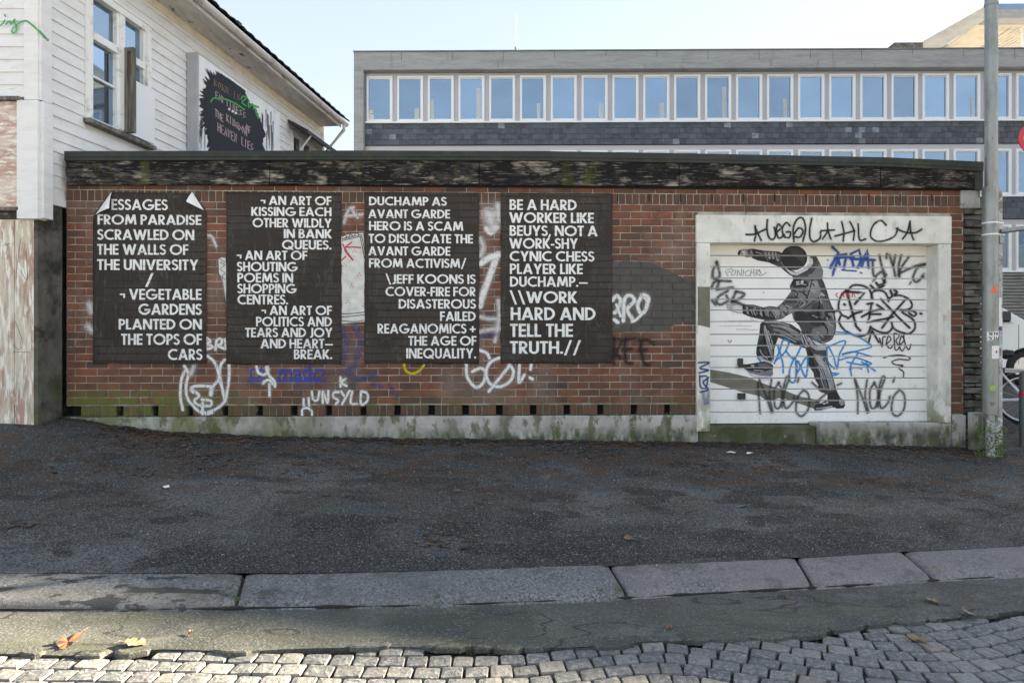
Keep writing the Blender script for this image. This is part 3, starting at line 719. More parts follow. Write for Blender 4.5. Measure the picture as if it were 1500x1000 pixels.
restb = MB()
for br in bricks:
    if id(br) in bigset:
        o = link('brick', brick_mesh(br[1]-br[0], br[3]-br[2], br[4], random.randrange(3)), G)
        o.location = ((br[0]+br[1])/2, random.uniform(-.0014, .0014), (br[2]+br[3])/2); o.rotation_euler = (0, random.uniform(-.002, .002), random.uniform(-.003, .003))
    else:
        restb.m = br[4]; dy = random.uniform(-.0014, .0014)
        restb.box(br[0], br[1], dy, dy+.10, br[2], br[3], ch=.004, j=.001)
restb.build('brick_courses', [M['brick'], M['header']], G, 'stuff')
# near-black strips in place of the shade in open weep joints, soldier course
mb = MB()
for px in range(905, 1400, 46):
    u, zq = GW.px(px, 285); mb.box(u-.007, u+.006, -.0018, .006, zq-.085, zq+.005)
mb.build('weep_shade_strip', M['dark'], G)
# fascia: boards, metal edge
fz = lambda px, py: GW.px(px, py, -.07)
TOPL = [(80, 221.6), (94, 221.5), (300, 221), (500, 220.5), (800, 221.5), (1020, 225), (1300, 230.5), (1441, 237), (1460, 238)]
BOTL = [(80, 270.8), (97, 271), (500, 269.6), (1000, 272.3), (1300, 274), (1441, 276.5)]
bd = [97, 395, 702, 995, 1290, 1428]
for a, b_ in zip(bd, bd[1:]):
    u0, zt0 = fz(a+.6, interp(TOPL, a)+13); u1, zt1 = fz(b_-.6, interp(TOPL, b_)+13)
    _, zb0 = fz(a, interp(BOTL, a)); _, zb1 = fz(b_, interp(BOTL, b_))
    for hi in (0, 1):
        mb = MB(); q0, q1 = (0, .49) if hi == 0 else (.505, 1)
        A0, A1 = zb0+(zt0-zb0)*q0, zb0+(zt0-zb0)*q1; B0, B1 = zb1+(zt1-zb1)*q0, zb1+(zt1-zb1)*q1
        y0_ = -.07+random.uniform(-.0015, .0015); y1_ = -.03
        mb.faces([(u0, y0_, A0), (u1, y0_, B0), (u1, y0_, B1), (u0, y0_, A1), (u0, y1_, A0), (u1, y1_, B0), (u1, y1_, B1), (u0, y1_, A1)],
                 [(0, 1, 2, 3), (4, 7, 6, 5), (0, 3, 7, 4), (1, 5, 6, 2), (3, 2, 6, 7), (0, 4, 5, 1)])
        mb.build('fascia_board', M['fascia'], G)
uA = fz(94, 230)[0]; uB = fz(1441, 240)[0]
mb = MB(); mb.box(uA+.03, uB-.03, -.03, .019, 1.80, 2.09); mb.build('fascia_backing', M['dark'], G)
mb = MB()
for pa, pb in zip(TOPL[1:-1], TOPL[2:]):
    for (y0_, y1_, da, db_) in ((-.10, .3, 0, 8.5), (-.092, -.0705, 8.5, 13.5)):
        fo = lambda px, py: GW.px(px, py, y0_)
        (ua_, za_), (ub_, zb_2) = fo(pa[0], pa[1]+da), fo(min(pb[0], 1441), pb[1]+da); za2, zb2 = fo(pa[0], pa[1]+db_)[1], fo(min(pb[0], 1441), pb[1]+db_)[1]
        mb.faces([(ua_, y0_, za2), (ub_, y0_, zb2), (ub_, y0_, zb_2), (ua_, y0_, za_), (ua_, y1_, za2), (ub_, y1_, zb2), (ub_, y1_, zb_2), (ua_, y1_, za_)],
                 [(0, 1, 2, 3), (3, 2, 6, 7), (0, 4, 5, 1)]+([(0, 3, 7, 4)] if pa[0] == 94 else [])+([(1, 5, 6, 2)] if pb[0] > 1440 else []))
    if pb[0] > 1440: break
mb.build('roof_edge', M['trim'], G)
u0, _ = fz(1428.5, 260); mb = MB(); mb.box(u0, uB-.005, -.065, .5, 1.80, 2.05); mb.build('end_cap', M['trim'], G)
# plinth
mb = MB(); pz = hz0-.006
nseg = 40
P = []
for i in range(nseg+1):
    u = uL-.005+(dL-uL)*i/nseg; t_ = .006*noise.noise(Vector((u*2, 0, 0)))
    P += [(u, -.03+t_, -1.6), (u, -.03+t_*.5, pz-.012), (u, -.02, pz), (u, .12, pz)]
mb.faces(P, [(i*4+k, i*4+4+k, i*4+5+k, i*4+1+k) for i in range(nseg) for k in range(3)])
mb.box(uL-.004, dL+.01, .121, .3, -1.6, pz-.001)
mb.build('plinth', M['plinth'], G)
mb = MB(); mb.box(dR, uR+.005, -.028, .3, -1.6, pz-.11+.1, ch=.006); 
u0, zq = GW.px(1200, 617); mb.box(GW.px(1195, 600)[0], dR-.001, -.022, .35, -1.6, zq-.02, ch=.008)
mb.build('plinth_block', M['plinth'], G)
mb = MB(); mb.box(dL+.005, GW.px(1195, 600)[0]-.002, -.012, .35, -1.6, GW.px(1100, 624)[1], ch=.012); mb.build('door_sill', surf('mossy_sill', (.10, .095, .07), [((.045, .055, .02), 4, .4, .6), ((.2, .19, .17), 12, .6, .68)], .9, [(30, .01)]), G)
# portal: lintel and pillars
lu0, lz1 = GW.px(1020, 314.5, -.04); lu1, lz0 = GW.px(1394.5, 357, -.04)
mb = MB(); mb.box(lu0, lu1, -.04, .19, lz0, lz1, ch=.006); lintel = mb.build('lintel', M['portal'], G)
pu1 = GW.px(1040.5, 500, -.035)[0]; pz0 = GW.px(1030, 632, -.035)[1]
mb = MB(); mb.box(lu0+.004, pu1, -.036, .19, pz0, lz0-.003, ch=.006); pill = mb.build('pillar', M['portal'], G)
qu0 = GW.px(1375, 500, -.035)[0]; qz0 = GW.px(1385, 619, -.035)[1]
mb = MB(); mb.box(qu0, lu1-.004, -.036, .19, qz0, lz0-.003, ch=.006); pill2 = mb.build('pillar', M['portal'], G)
# door
DY = .19
D = MB(); du0 = GW.px(1034, 500, DY)[0]; du1 = GW.px(1361, 500, DY)[0]; dzb = GW.px(1200, 620, DY)[1]; dzt = lz0-.004+.08
D.box(du0-.05, qu0+.05, DY+.055, DY+.08, dzb-.03, dzt+.02); door = D.build('door', M['seal'], G)
mb = MB(); mb.box(du1-.002, du1+.025, DY-.012, DY+.05, dzb-.02, dzt); mb.box(du0, du1-.003, DY-.008, DY+.04, dzb-.028, dzb-.002); mb.build('seal', M['seal'], door)
mb = MB(); mb.box(du1+.026, qu0+.004, DY-.005, DY+.05, dzb-.02, dzt); mb.build('door_track', M['portal'], door)
lines = [374.9, 391.4, 407.6, 423, 438.8, 454.3, 471, 489.6, 505.9, 522, 538, 553.5, 569.5, 586, 603]
zl = [dzt]+[GW.px(1200, y, DY)[1] for y in lines]+[dzb]
panels = []
for i in range(16):
    g = .0035 if (i % 4) else .005
    a, b_ = zl[i+1]+g, zl[i]-g
    mb = MB(); mb.box(du0, du1-.004, DY, DY+.04, a, b_, ch=.003); mb.build('door_panel', M['door'], door); panels.append((a+.003, b_-.003))
def blackbox(px0, px1, py0, py1, nm):
    u0, z1_ = GW.px(px0, py0, DY); u1, z0_ = GW.px(px1, py1, DY)
    mb = MB(); mb.box(u0, u1, DY-.03, DY-.001, z0_, z1_, ch=.004)
    if nm == 'handle': mb.box(u0-.0, u1+.03, DY-.05, DY-.031, z0_-.02, z0_+.025, ch=.004)
    mb.build(nm, M['black'], door)
blackbox(1080, 1087.5, 524.5, 536, 'handle'); blackbox(1080, 1091, 575.5, 584.5, 'latch')
for i, (px0, px1) in enumerate(((1116, 1121), (1356-10, 1356-5))):
    u0, z1_ = GW.px(px0, 344, -.04); u1, z0_ = GW.px(px1, 350, -.04)
# ---------------------------------------------------------------- lettering (geometric sans capitals built from strokes)
TH = .175
def arc(cx, cy, rx, ry, a0, a1, th=TH, n=18):
    o = []
    for i in range(n):
        t0, t1 = [R(a0+(a1-a0)*(i+e)/n) for e in (0, 1)]
        o.append([(cx+rx*math.cos(t0), cy+ry*math.sin(t0)), (cx+rx*math.cos(t1), cy+ry*math.sin(t1)),
                  (cx+(rx-th)*math.cos(t1), cy+(ry-th)*math.sin(t1)), (cx+(rx-th)*math.cos(t0), cy+(ry-th)*math.sin(t0))])
    return o
def rc(x0, y0, x1, y1): return [[(x0, y0), (x1, y0), (x1, y1), (x0, y1)]]
def dg(x0, y0, x1, y1, h=.098): return [[(x0-h, y0), (x0+h, y0), (x1+h, y1), (x1-h, y1)]]
T = TH
GL = {
 'A': (.80, dg(.10, 0, .40, 1)+dg(.70, 0, .40, 1)+rc(.2, .2, .6, .36)),
 'B': (.54, rc(0, 0, T, 1)+rc(T, 0, .27, T-.02)+rc(T, 1-T+.02, .25, 1)+rc(T, .44, .27, .6)+arc(.26, .29, .28, .29, -90, 90, .165)+arc(.24, .755, .245, .245, -90, 90, .155)),
 'C': (.80, arc(.5, .5, .5, .51, 52, 308)),
 'D': (.70, rc(0, 0, T, 1)+rc(T, 0, .24, T)+rc(T, 1-T, .24, 1)+arc(.22, .5, .48, .5, -90, 90)),
 'E': (.47, rc(0, 0, T, 1)+rc(T, 0, .47, T-.01)+rc(T, 1-T+.01, .47, 1)+rc(T, .42, .45, .58)),
 'F': (.45, rc(0, 0, T, 1)+rc(T, 1-T+.01, .45, 1)+rc(T, .42, .43, .58)),
 'G': (.97, arc(.5, .5, .5, .51, 48, 340)+rc(.48, .36, .97, .53)),
 'H': (.64, rc(0, 0, T, 1)+rc(.64-T, 0, .64, 1)+rc(T, .42, .64-T, .585)),
 'I': (T, rc(0, 0, T, 1)),
 'J': (.36, rc(.36-T, .1, .36, 1)+arc(.14, .16, .22, .22, -120, 0, .17, 8)),
 'K': (.62, rc(0, 0, T, 1)+dg(.22, .52, .50, 1, .115)+dg(.22, .52, .53, 0, .115)),
 'L': (.42, rc(0, 0, T, 1)+rc(T, 0, .42, T-.01)),
 'M': (.96, dg(.10, 0, .20, 1, .09)+dg(.86, 0, .76, 1, .09)+dg(.48, .1, .22, 1, .1)+dg(.48, .1, .74, 1, .1)),
 'N': (.72, rc(0, 0, T, 1)+rc(.72-T, 0, .72, 1)+dg(.62, 0, .10, 1, .11)),
 'O': (1.0, arc(.5, .5, .5, .51, 0, 360, TH, 34)),
 'P': (.52, rc(0, 0, T, 1)+rc(T, 1-T+.01, .24, 1)+rc(T, .38, .24, .54)+arc(.23, .69, .30, .31, -90, 90, .165)),
 'Q': (1.02, arc(.5, .5, .5, .51, 0, 360, TH, 34)+dg(.90, -.04, .60, .34, .11)),
 'R': (.57, rc(0, 0, T, 1)+rc(T, 1-T+.01, .24, 1)+rc(T, .38, .24, .54)+arc(.23, .69, .30, .31, -90, 90, .165)+dg(.46, 0, .22, .42, .11)),
 'S': (.50, arc(.25, .735, .25, .275, 20, 270, .16, 14)+arc(.245, .285, .265, .295, -160, 90, .165, 14)),
 'T': (.50, rc(.25-T/2, 0, .25+T/2, 1-T)+rc(0, 1-T+.01, .50, 1)),
 'U': (.62, rc(0, .3, T, 1)+rc(.62-T, .3, .62, 1)+arc(.31, .31, .31, .32, 180, 360, .175, 16)),
 'V': (.76, dg(.38, 0, .10, 1)+dg(.38, 0, .66, 1)),
 'W': (1.12, dg(.34, 0, .10, 1)+dg(.34, 0, .56, .95, .092)+dg(.78, 0, .56, .95, .092)+dg(.78, 0, 1.02, 1)),
 'X': (.7, dg(.11, 0, .57, 1, .11)+dg(.58, 0, .12, 1, .11)),
 'Y': (.70, rc(.35-T/2, 0, .35+T/2, .42)+dg(.35, .38, .11, 1)+dg(.35, .38, .59, 1)),
 'Z': (.56, rc(0, 0, .56, T)+rc(0, 1-T, .56, 1)+dg(.12, T, .44, 1-T, .11)),
 '.': (.19, arc(.095, .095, .1, .1, 0, 360, .099, 14)), ',': (.2, dg(.03, -.18, .13, .17, .07)),
 '-': (.30, rc(0, .30, .30, .45)), '_': (.72, rc(0, .30, .72, .44)), '+': (.56, rc(.20, .12, .36, .76)+rc(0, .36, .20, .52)+rc(.36, .36, .56, .52)),
 '/': (.50, dg(.07, -.12, .43, 1.08, .075)), '\\': (.50, dg(.43, -.12, .07, 1.08, .075)),
 '~': (.42, rc(0, .42, .42, .56)+rc(.27, .16, .42, .42)), ' ': (.20, [])}
def textline(mb, fr, off, s, x0, x1, y0, y1):
    """s set between pixel columns x0..x1, capitals between pixel rows y0 (top) and y1"""
    sp_ = .055; adv = 0; items = []
    for ch in s:
        w_, pr = GL[ch]; items.append((adv, pr)); adv += w_+sp_
    adv -= sp_
    (ua, za), (ub, zb_) = fr.px(x0, y0, off), fr.px(x1, y1, off)
    sx = (ub-ua)/adv; h = za-zb_; k = 0
    for a, pr in items:
        for poly in pr:
            k += 1
            mb.poly([(ua+(a+p[0])*sx, off-4e-6*(k % 40), zb_+p[1]*h) for p in poly])
POSTERS = [
 ([('ESSAGES', 163, 245.5, 291.7, 307.9), ('FROM PARADISE', 142.7, 295, 314, 329.5), ('SCRAWLED ON', 142.3, 284.5, 335.6, 351.8), ('THE WALLS OF', 142, 276, 357.2, 373.4),
   ('THE UNIVERSITY', 142, 290.6, 379.5, 395.8), ('/', 212.5, 225, 401, 418), ('~ VEGETABLE', 175.4, 295.3, 423, 439), ('GARDENS', 202.4, 295.3, 444.7, 461), ('PLANTED ON', 173.6, 295.7, 467, 482.5),
   ('THE TOPS OF', 177.2, 296, 488.7, 504.9), ('CARS', 245.6, 296.4, 511, 527)], 'black text poster with both top corners curling, leftmost on the brick wall'),
 ([('~ AN ART OF', 381.8, 485.5, 287, 300.7), ('KISSING EACH', 368, 485.5, 303.2, 316.9), ('OTHER WILDLY', 369.9, 485.8, 319.4, 333.5), ('IN BANK', 415.6, 486.2, 335.6, 349.3), ('QUEUES.', 413, 485.5, 351.5, 365.5),
   ('~ AN ART OF', 346.8, 450.2, 367, 381), ('SHOUTING', 347, 436, 383.5, 397.6), ('POEMS IN', 347.6, 429.3, 399.7, 413.8), ('SHOPPING', 347.6, 434.3, 415.6, 429.6), ('CENTRES.', 347.6, 422, 431.4, 445.8),
   ('~ AN ART OF', 382.9, 486.2, 447.6, 461.3), ('POLITICS AND', 375, 486.2, 463.8, 477.9), ('TEARS AND JOY', 359, 487, 480, 493.7), ('AND HEART_', 381.4, 487.6, 495.9, 509.9), ('BREAK.', 430.4, 486.6, 511.7, 525.7)],
  'black text poster about an art of kissing and shouting poems, with the smallest lettering'),
 ([('DUCHAMP AS', 540.5, 654.3, 288, 301.4), ('AVANT GARDE', 539.4, 659.3, 306.4, 320), ('HERO IS A SCAM', 540.5, 678.8, 324, 338), ('TO DISLOCATE THE', 540, 692.8, 342.5, 356.5), ('AVANT GARDE', 539.4, 659.7, 360.8, 374.5),
   ('FROM ACTIVISM/', 540.5, 683, 378.5, 392.5), ('\\JEFF KOONS IS', 564.6, 696.8, 401.5, 415.6), ('COVER-FIRE FOR', 564.6, 697, 420, 434), ('DISASTEROUS', 584, 697, 438, 452), ('FAILED', 644.6, 696.8, 456, 470),
   ('REAGANOMICS +', 553, 696.8, 474, 488.3), ('THE AGE OF', 598, 697.9, 492, 506), ('INEQUALITY.', 595, 697.5, 510, 524.7)], 'black text poster beginning DUCHAMP AS AVANT GARDE, third from the left'),
 ([('BE A HARD', 746.5, 844.8, 292, 308), ('WORKER LIKE', 745.7, 870, 311, 327), ('BEUYS, NOT A', 746.5, 875.4, 330, 346), ('WORK-SHY', 745.7, 846.6, 348.6, 364.4), ('CYNIC CHESS', 746.5, 870.7, 367.7, 383),
   ('PLAYER LIKE', 746.8, 853.8, 386, 401.5), ('DUCHAMP._', 747, 861, 404.8, 420), ('\\\\WORK', 746.5, 845.5, 426.5, 444), ('HARD AND', 748, 872.5, 450, 468.8), ('TELL THE', 747, 839.4, 474, 493.3), ('TRUTH.//', 747, 851, 499.5, 518)],
  'black text poster beginning BE A HARD WORKER, nearest to the garage door')]
for pi, (txt, lab) in enumerate(POSTERS):
    u0, u1, z0_, z1_ = PR[pi]
    pe = empty('poster', GW.M @ Vector(((u0+u1)/2, -.006, z0_)), lab, 'poster', 'black text posters pasted on the garage wall', GW.yaw)
    loc = GW.M.inverted() @ pe.location
    mb = MB(); nx, nz = 44, 70; P = []; sd = pi*13.7; idx = {}
    cutL = [GW.px(165, 282), GW.px(137, 318)]; cutR = [GW.px(283, 282), GW.px(303, 310)]
    for i in range(nx+1):
        for j in range(nz+1):
            u = u0+(u1-u0)*i/nx; zq = z0_+(z1_-z0_)*j/nz
            e = min(i, nx-i, j, nz-j)
            if pi == 0:
                # follow the curled corners
                (ax, az), (bx, bz) = cutL
                if u < ax: zq = min(zq, bz+(az-bz)*((u-bx)/(ax-bx))**.8 if u > bx else bz)
                (ax, az), (bx, bz) = cutR
                if u > ax: zq = min(zq, az+(bz-az)*((u-ax)/(bx-ax)))
            wob = .0022*noise.noise(Vector((u*13+sd, zq*1.3, sd)))+.0012*noise.noise(Vector((u*40, zq*3, sd)))-(.0035*max(0, noise.noise(Vector((u*5, zq*5, sd+3)))) if e < 1 else 0)
            eu = .008*noise.noise(Vector((sd+i, zq*7, 4)))+.004*noise.noise(Vector((sd+i, zq*30, 4))) if i in (0, nx) else 0
            ez = .012*noise.noise(Vector((u*6, sd, 9)))+.006*noise.noise(Vector((u*28, sd, 9))) if j == 0 else 0
            P.append((u+eu-loc.x, -.0035+wob-.001*(e == 0), zq+ez-loc.z))
    mb.faces(P, [(i*(nz+1)+j, (i+1)*(nz+1)+j, (i+1)*(nz+1)+j+1, i*(nz+1)+j+1) for i in range(nx) for j in range(nz)], True)
    mb.norecalc = True
    pp = mb.build('paper', M['poster'], pe)
    so_ = pp.modifiers.new('thickness', 'SOLIDIFY'); so_.thickness = .0008; so_.offset = 0
    tb = MB(); tb.norecalc = True
    for l in txt: textline(tb, GW, -.0145, *l)
    tb.v = [(p[0]-loc.x, p[1]-loc.y+.0005, p[2]-loc.z) for p in tb.v]
    # settle the print on the paper
    tb.v = [(p[0], -.0063+.0022*noise.noise(Vector(((p[0]+loc.x)*13+sd, (p[2]+loc.z)*1.3, sd)))+.0012*noise.noise(Vector(((p[0]+loc.x)*40, (p[2]+loc.z)*3, sd)))+(p[1]+.0145-.0005+loc.y), p[2]) for p in tb.v]
    tb.build('lettering', M['letter'], pe)
    if pi == 0:
        for (A, B, C, bul) in (((165, 281), (141, 315), (165.5, 307), .06), ((282.5, 281.5), (299.5, 308.5), (276.5, 297), .05)):
            fb = MB(); a, b_, c = [Vector((GW.px(*q)[0], 0, GW.px(*q)[1])) for q in (A, B, C)]; n = 12; idm = {}; P = []
            for i in range(n+1):
                for j in range(n+1-i):
                    s_, t_ = i/n, j/n; r_ = 1-s_-t_
                    p = a*r_+b_*s_+c*t_
                    p.y = -.012-bul*math.sin(min(1, t_*1.0)*math.pi*.5)-.012*math.sin(math.pi*s_)*t_
                    idm[(i, j)] = len(P); P.append((p.x-loc.x, p.y, p.z-loc.z))
            F = []
            for i in range(n):
                for j in range(n-i):
                    F.append((idm[(i, j)], idm[(i+1, j)], idm[(i, j+1)]))
                    if j < n-i-1: F.append((idm[(i+1, j)], idm[(i+1, j+1)], idm[(i, j+1)]))
            fb.faces(P, F, True); fb.build('curled_corner', M['paper_white'], pe)
# ---------------------------------------------------------------- graffiti on the brick
def P_(mode='brick', off=0, panels=None): return Paint(GW, off, mode, panels)
p = P_()
p.fill('f_patch', [(892, 383), (920, 382.5), (952, 384), (969, 392), (994, 404), (1021, 415), (1021, 476), (1012, 473), (1001.7, 470), (990, 474.5), (971, 484), (892, 487)])
p.build('painted_patch', G, 'grey painted shadow shape beside the door')
p = P_().stroke('w', 5.5, [(897, 440), (903, 433), (909, 440), (906, 452), (900, 458)], [(913, 470), (915, 438), (924, 433), (929, 441), (919, 453), (927, 468)], [(941, 433), (934, 446), (938, 458), (945, 455), (948, 440), (940, 432)],
    [(900, 468), (905, 472)], [(943, 432), (950, 436), (948, 446)]).stroke('w', 4, [(940, 460), (932, 468), (926, 471)], [(903, 446), (909, 463)])
p.build('graffiti', G, 'silver bubble letters on the grey painted bricks')
P_().stroke('k2', 5, [(899, 533), (900, 496)], [(899, 496), (910, 498), (906, 510), (900, 513), (908, 524)], [(916, 497), (915, 512), (917, 530), (926, 532)], [(914, 498), (930, 496)], [(913, 512), (925, 511)],
    [(940, 498), (939, 512), (944, 532), (951, 534)], [(936, 498), (950, 498), (957, 504)], [(936, 513), (947, 512)]).build('graffiti', G, 'black sprayed letters below the grey patch')
P_().stroke('wsoft', 11, [(131, 446), (134, 456)], [(129, 478), (135, 484)]).build('graffiti', G, 'white spray spots at the left poster')
P_().stroke('w', 4, [(303, 497), (302, 511)], [(303, 495), (309, 500), (304, 503), (312, 508), (304, 511)], [(316, 512), (318, 498), (325, 497), (324, 504), (319, 506), (330, 511)], [(330, 497), (331, 510)]) \
    .stroke('w', 4.2, [(272, 541), (266, 556), (264.5, 580), (268, 600)], [(270, 536), (276, 547), (273, 563), (274, 580), (281, 592), (296, 604), (314, 600), (329, 588), (333, 572), (336, 548), (334, 528), (326, 530), (322, 545), (325, 565), (330, 588)],
            [(304, 521), (314, 530), (320, 545), (322, 560)], [(321, 556), (313, 565), (310, 576)], [(312, 566), (297, 565), (283, 566), (280, 572), (287, 574), (292, 580), (285, 586), (291, 593), (308, 594), (309, 587), (296, 585)], [(297, 590), (297, 606)], [(302, 606), (311, 604)]) \
    .stroke('w', 5.5, [(281, 570), (284, 574)], [(310, 568), (309, 578)]).stroke('wsoft', 7, [(284, 537), (280, 548)]).build('graffiti', G, 'white sprayed dog face between the two left posters')
# blue stencilled word with underline
q = P_()
q.stroke('comado', 2.4, [(375, 541), (369, 541), (366.5, 547), (369, 553), (376, 553)], [(383, 540), (379, 547), (383, 554), (388, 547), (383, 540)])
q.stroke('comado', 2.6, [(410, 555), (410, 541)], [(410, 543), (415, 541), (418, 545), (418, 555)], [(418, 544), (423, 541), (426.5, 545), (426.5, 555)], [(431, 543), (437, 541), (439, 545), (439, 554), (441, 555)], [(439, 548), (432, 550), (433, 555), (439, 553)],
    [(454, 536), (454, 555)], [(453, 543), (447, 542), (445, 548), (447, 555), (453, 553)], [(466, 541), (460, 547), (465, 555), (474, 549), (472, 542), (466, 541)], [(365, 558), (476, 558)])
q.build('graffiti', G, 'blue stencilled word with an underline')
P_().stroke('w', 4, [(376, 537), (379, 546), (387, 549), (393, 543), (392, 537)], [(390, 538), (394, 549), (402, 558), (403, 566)], [(386, 560), (394, 556), (400, 562)], [(395, 562), (395, 580)], [(388, 559), (386, 561)]).build('graffiti', G, 'small white squiggle over the blue word')
P_().stroke('w', 3.6, [(457, 573), (459, 585), (465, 586), (468, 573)], [(473, 590), (473, 573), (480, 590), (481, 572)], [(496, 574), (489, 575), (489, 582), (496, 586), (492, 592)], [(500, 573), (505, 581)], [(512, 572), (501, 592)], [(516, 573), (514, 590), (523, 591)],
    [(529, 573), (529, 592), (538, 587), (538, 576), (530, 573)], [(452, 583), (453, 594)], [(445, 584), (445, 594)], [(443, 609), (443, 600), (449, 597), (456, 601), (457, 608)], [(499, 552), (499, 566)], [(507, 554), (500, 560), (508, 565)]).build('graffiti', G, 'small dripping white word low on the wall')
P_().stroke('wsoft', 5, [(504, 327), (510, 309), (518, 304)], [(514, 305), (524, 319)], [(506, 317), (531, 314)]).build('graffiti', G, 'white letter A between the middle posters')
P_().stroke('mblue', 12, [(503, 480), (507, 510), (504, 530)], [(520, 478), (528, 500), (522, 528)], [(512, 548), (530, 555), (548, 548)], [(520, 535), (505, 545)]).stroke('mpurp', 16, [(470, 552), (500, 545), (520, 560)], [(510, 490), (520, 520)], [(435, 566), (455, 566)]).stroke('mblue', 7, [(570, 562), (576, 572), (581, 580)], [(545, 562), (560, 566)]) \
    .build('graffiti', G, 'faded blue and purple smudges')
P_().stroke('yel', 4, [(592, 534), (595, 543), (604, 547), (614, 543), (621, 535)]).build('graffiti', G, 'yellow sprayed curve')
P_().stroke('wsoft', 14, [(713, 312), (720, 318), (726, 312)]).stroke('w', 8, [(713, 335), (719, 341), (727, 333)]).stroke('wsoft', 20, [(716, 315), (722, 330)]).stroke('wsoft', 9, [(704, 350), (708, 362), (704, 374)], [(729, 300), (731, 322)]) \
    .stroke('w', 9, [(728, 374), (719, 400), (708, 430), (703, 448)], [(704, 386), (716, 378), (730, 373)]).stroke('wsoft', 7, [(703, 464), (718, 467), (733, 465)], [(703, 486), (715, 483), (733, 481)], [(730, 440), (731, 465), (725, 500)]).build('graffiti', G, 'big white sprayed strokes between the two right posters')
P_().stroke('mblue', 8, [(703, 492), (728, 490)]).build('graffiti', G, 'blue smear')
P_().stroke('w', 4.6, [(683, 534), (685, 553), (697, 567), (708, 560), (711, 545), (704, 539), (692, 544)], [(731, 524), (718, 531), (712, 546), (718, 562), (733, 566), (748, 557), (752, 543), (746, 534)], [(746, 536), (733, 552), (716, 573)], [(703, 513), (713, 517), (717, 524)],
    [(761, 535), (760, 560), (768, 549)], [(778, 534), (777, 541)], [(776, 553), (780, 555)]).build('graffiti', G, 'white sprayed outline letters under the third poster')
# small paste-ups
pe = empty('paste_up', GW.M @ Vector((GW.px(327, 415)[0], -.005, GW.px(327, 450)[1])), 'narrow white paste-up of an arm at the left edge of the kissing poster', 'paper')
q = Paint(GW, -.004, 'flat'); q.fill('f_white', [(320, 380), (324, 377), (331, 378), (331.5, 448), (328, 430), (324, 405), (321, 400)]); q.stroke('thin', 1.4, [(322, 384), (329, 388), (323, 394), (330, 400), (325, 404), (330, 410)], [(325, 405), (331, 445)], [(323, 380), (330, 384)])
setworld(q.build('paper', pe), GW.M)
P_().stroke('wsoft', 5, [(306, 345), (311, 347), (317, 361)]).build('graffiti', G, 'short white dash')
pe = empty('paste_up', GW.M @ Vector((GW.px(517, 470)[0], -.005, GW.px(517, 472)[1])), 'white paste-up banner with ornate top edge and red spray between two posters', 'paper')
q = Paint(GW, -.004, 'flat')
q.fill('f_white', [(498, 347), (511, 343), (532, 341), (536, 380), (536, 471), (501, 474), (498, 470)])
q.stroke('k', 1.5, [(501, 350), (515, 347), (530, 344)], [(501, 352.5), (516, 349), (531, 346)], [(502, 347), (505, 344), (508, 347), (505, 349)], [(511, 347), (513, 343), (517, 346)], [(519, 345), (522, 341), (526, 344)], [(528, 348), (531, 362), (534, 378)], [(530, 347), (533, 360), (535, 374)],
    [(501, 459.5), (518, 459), (534, 457)], [(501, 464), (515, 463), (534, 461)], [(501, 470), (520, 471), (533, 469)])
q.stroke('red', 2.6, [(502, 358), (509, 370), (517, 381)], [(515, 355), (505, 365), (516, 380)], [(507, 362), (520, 362), (528, 363)], [(501, 381), (506, 376)])
for (cx, cy) in ((519, 368), (504, 388), (526, 402), (515, 419), (509, 442), (533, 447)):
    q.stroke('red', 1.6, *[[(cx+dx, cy+dy), (cx+dx+.6, cy+dy+.3)] for dx, dy in ((0, -2), (-2, 1.2), (2.2, 1))])
setworld(q.build('paper', pe), GW.M)
# graffiti on lintel and pillar
q = Paint(GW, -.0405, 'flat')
q.stroke('k', 3.6, [(1106, 331), (1107, 343), (1105, 353)], [(1106, 333), (1115, 352)], [(1093, 343.5), (1105, 343), (1121, 336)],
    [(1124, 322), (1123.5, 335), (1126, 347), (1132, 351), (1136, 344), (1134, 333)], [(1136, 341), (1144, 334), (1140, 328), (1137, 338), (1141, 349), (1149, 344)],
    [(1157, 331), (1152, 326), (1146, 334), (1148, 346), (1156, 348), (1158, 340), (1152, 340)], [(1163, 354), (1162, 334), (1168, 321), (1176, 320), (1180, 335), (1176, 353)], [(1163, 343), (1170, 334), (1176, 338), (1172, 347), (1164, 347)],
    [(1189, 320), (1186, 337), (1187, 350), (1193, 354), (1201, 349), (1202, 340)])
q.stroke('k', 3.4, [(1212, 327), (1213, 338), (1217, 350)], [(1213, 338), (1205, 350)], [(1203, 338), (1222, 337)], [(1233, 325), (1236, 340), (1235, 353)], [(1223, 346), (1238, 342), (1252, 338)], [(1245, 325), (1251, 338), (1250, 352)], [(1257, 328), (1259, 351), (1268, 350)],
    [(1298, 330), (1290, 323), (1279, 330), (1275, 345), (1283, 353), (1298, 352), (1311, 345), (1315, 334)], [(1333, 324), (1329, 340), (1322, 350)], [(1333, 327), (1334, 340), (1338, 351)], [(1313, 335), (1325, 340), (1340, 341), (1350, 336)])
q.build('graffiti', lintel, 'black marker tag written across the lintel')
q = Paint(GW, -.0365, 'flat')
q.fill('f_shadow', [(1022, 420), (1040, 420), (1040, 480), (1022, 475.5)])
q.stroke('navy', 3.4, [(1023, 531), (1039, 531), (1025, 539), (1038, 542), (1024, 546)], [(1025, 550), (1026, 566), (1034, 568), (1036, 552), (1027, 551)], [(1038, 553), (1030, 560), (1037, 570), (1026, 574)]).stroke('mblue', 7, [(1030, 575), (1033, 592)], [(1037, 570), (1037, 590)])
q.build('graffiti', pill, 'grey band and blue tag on the left pillar')
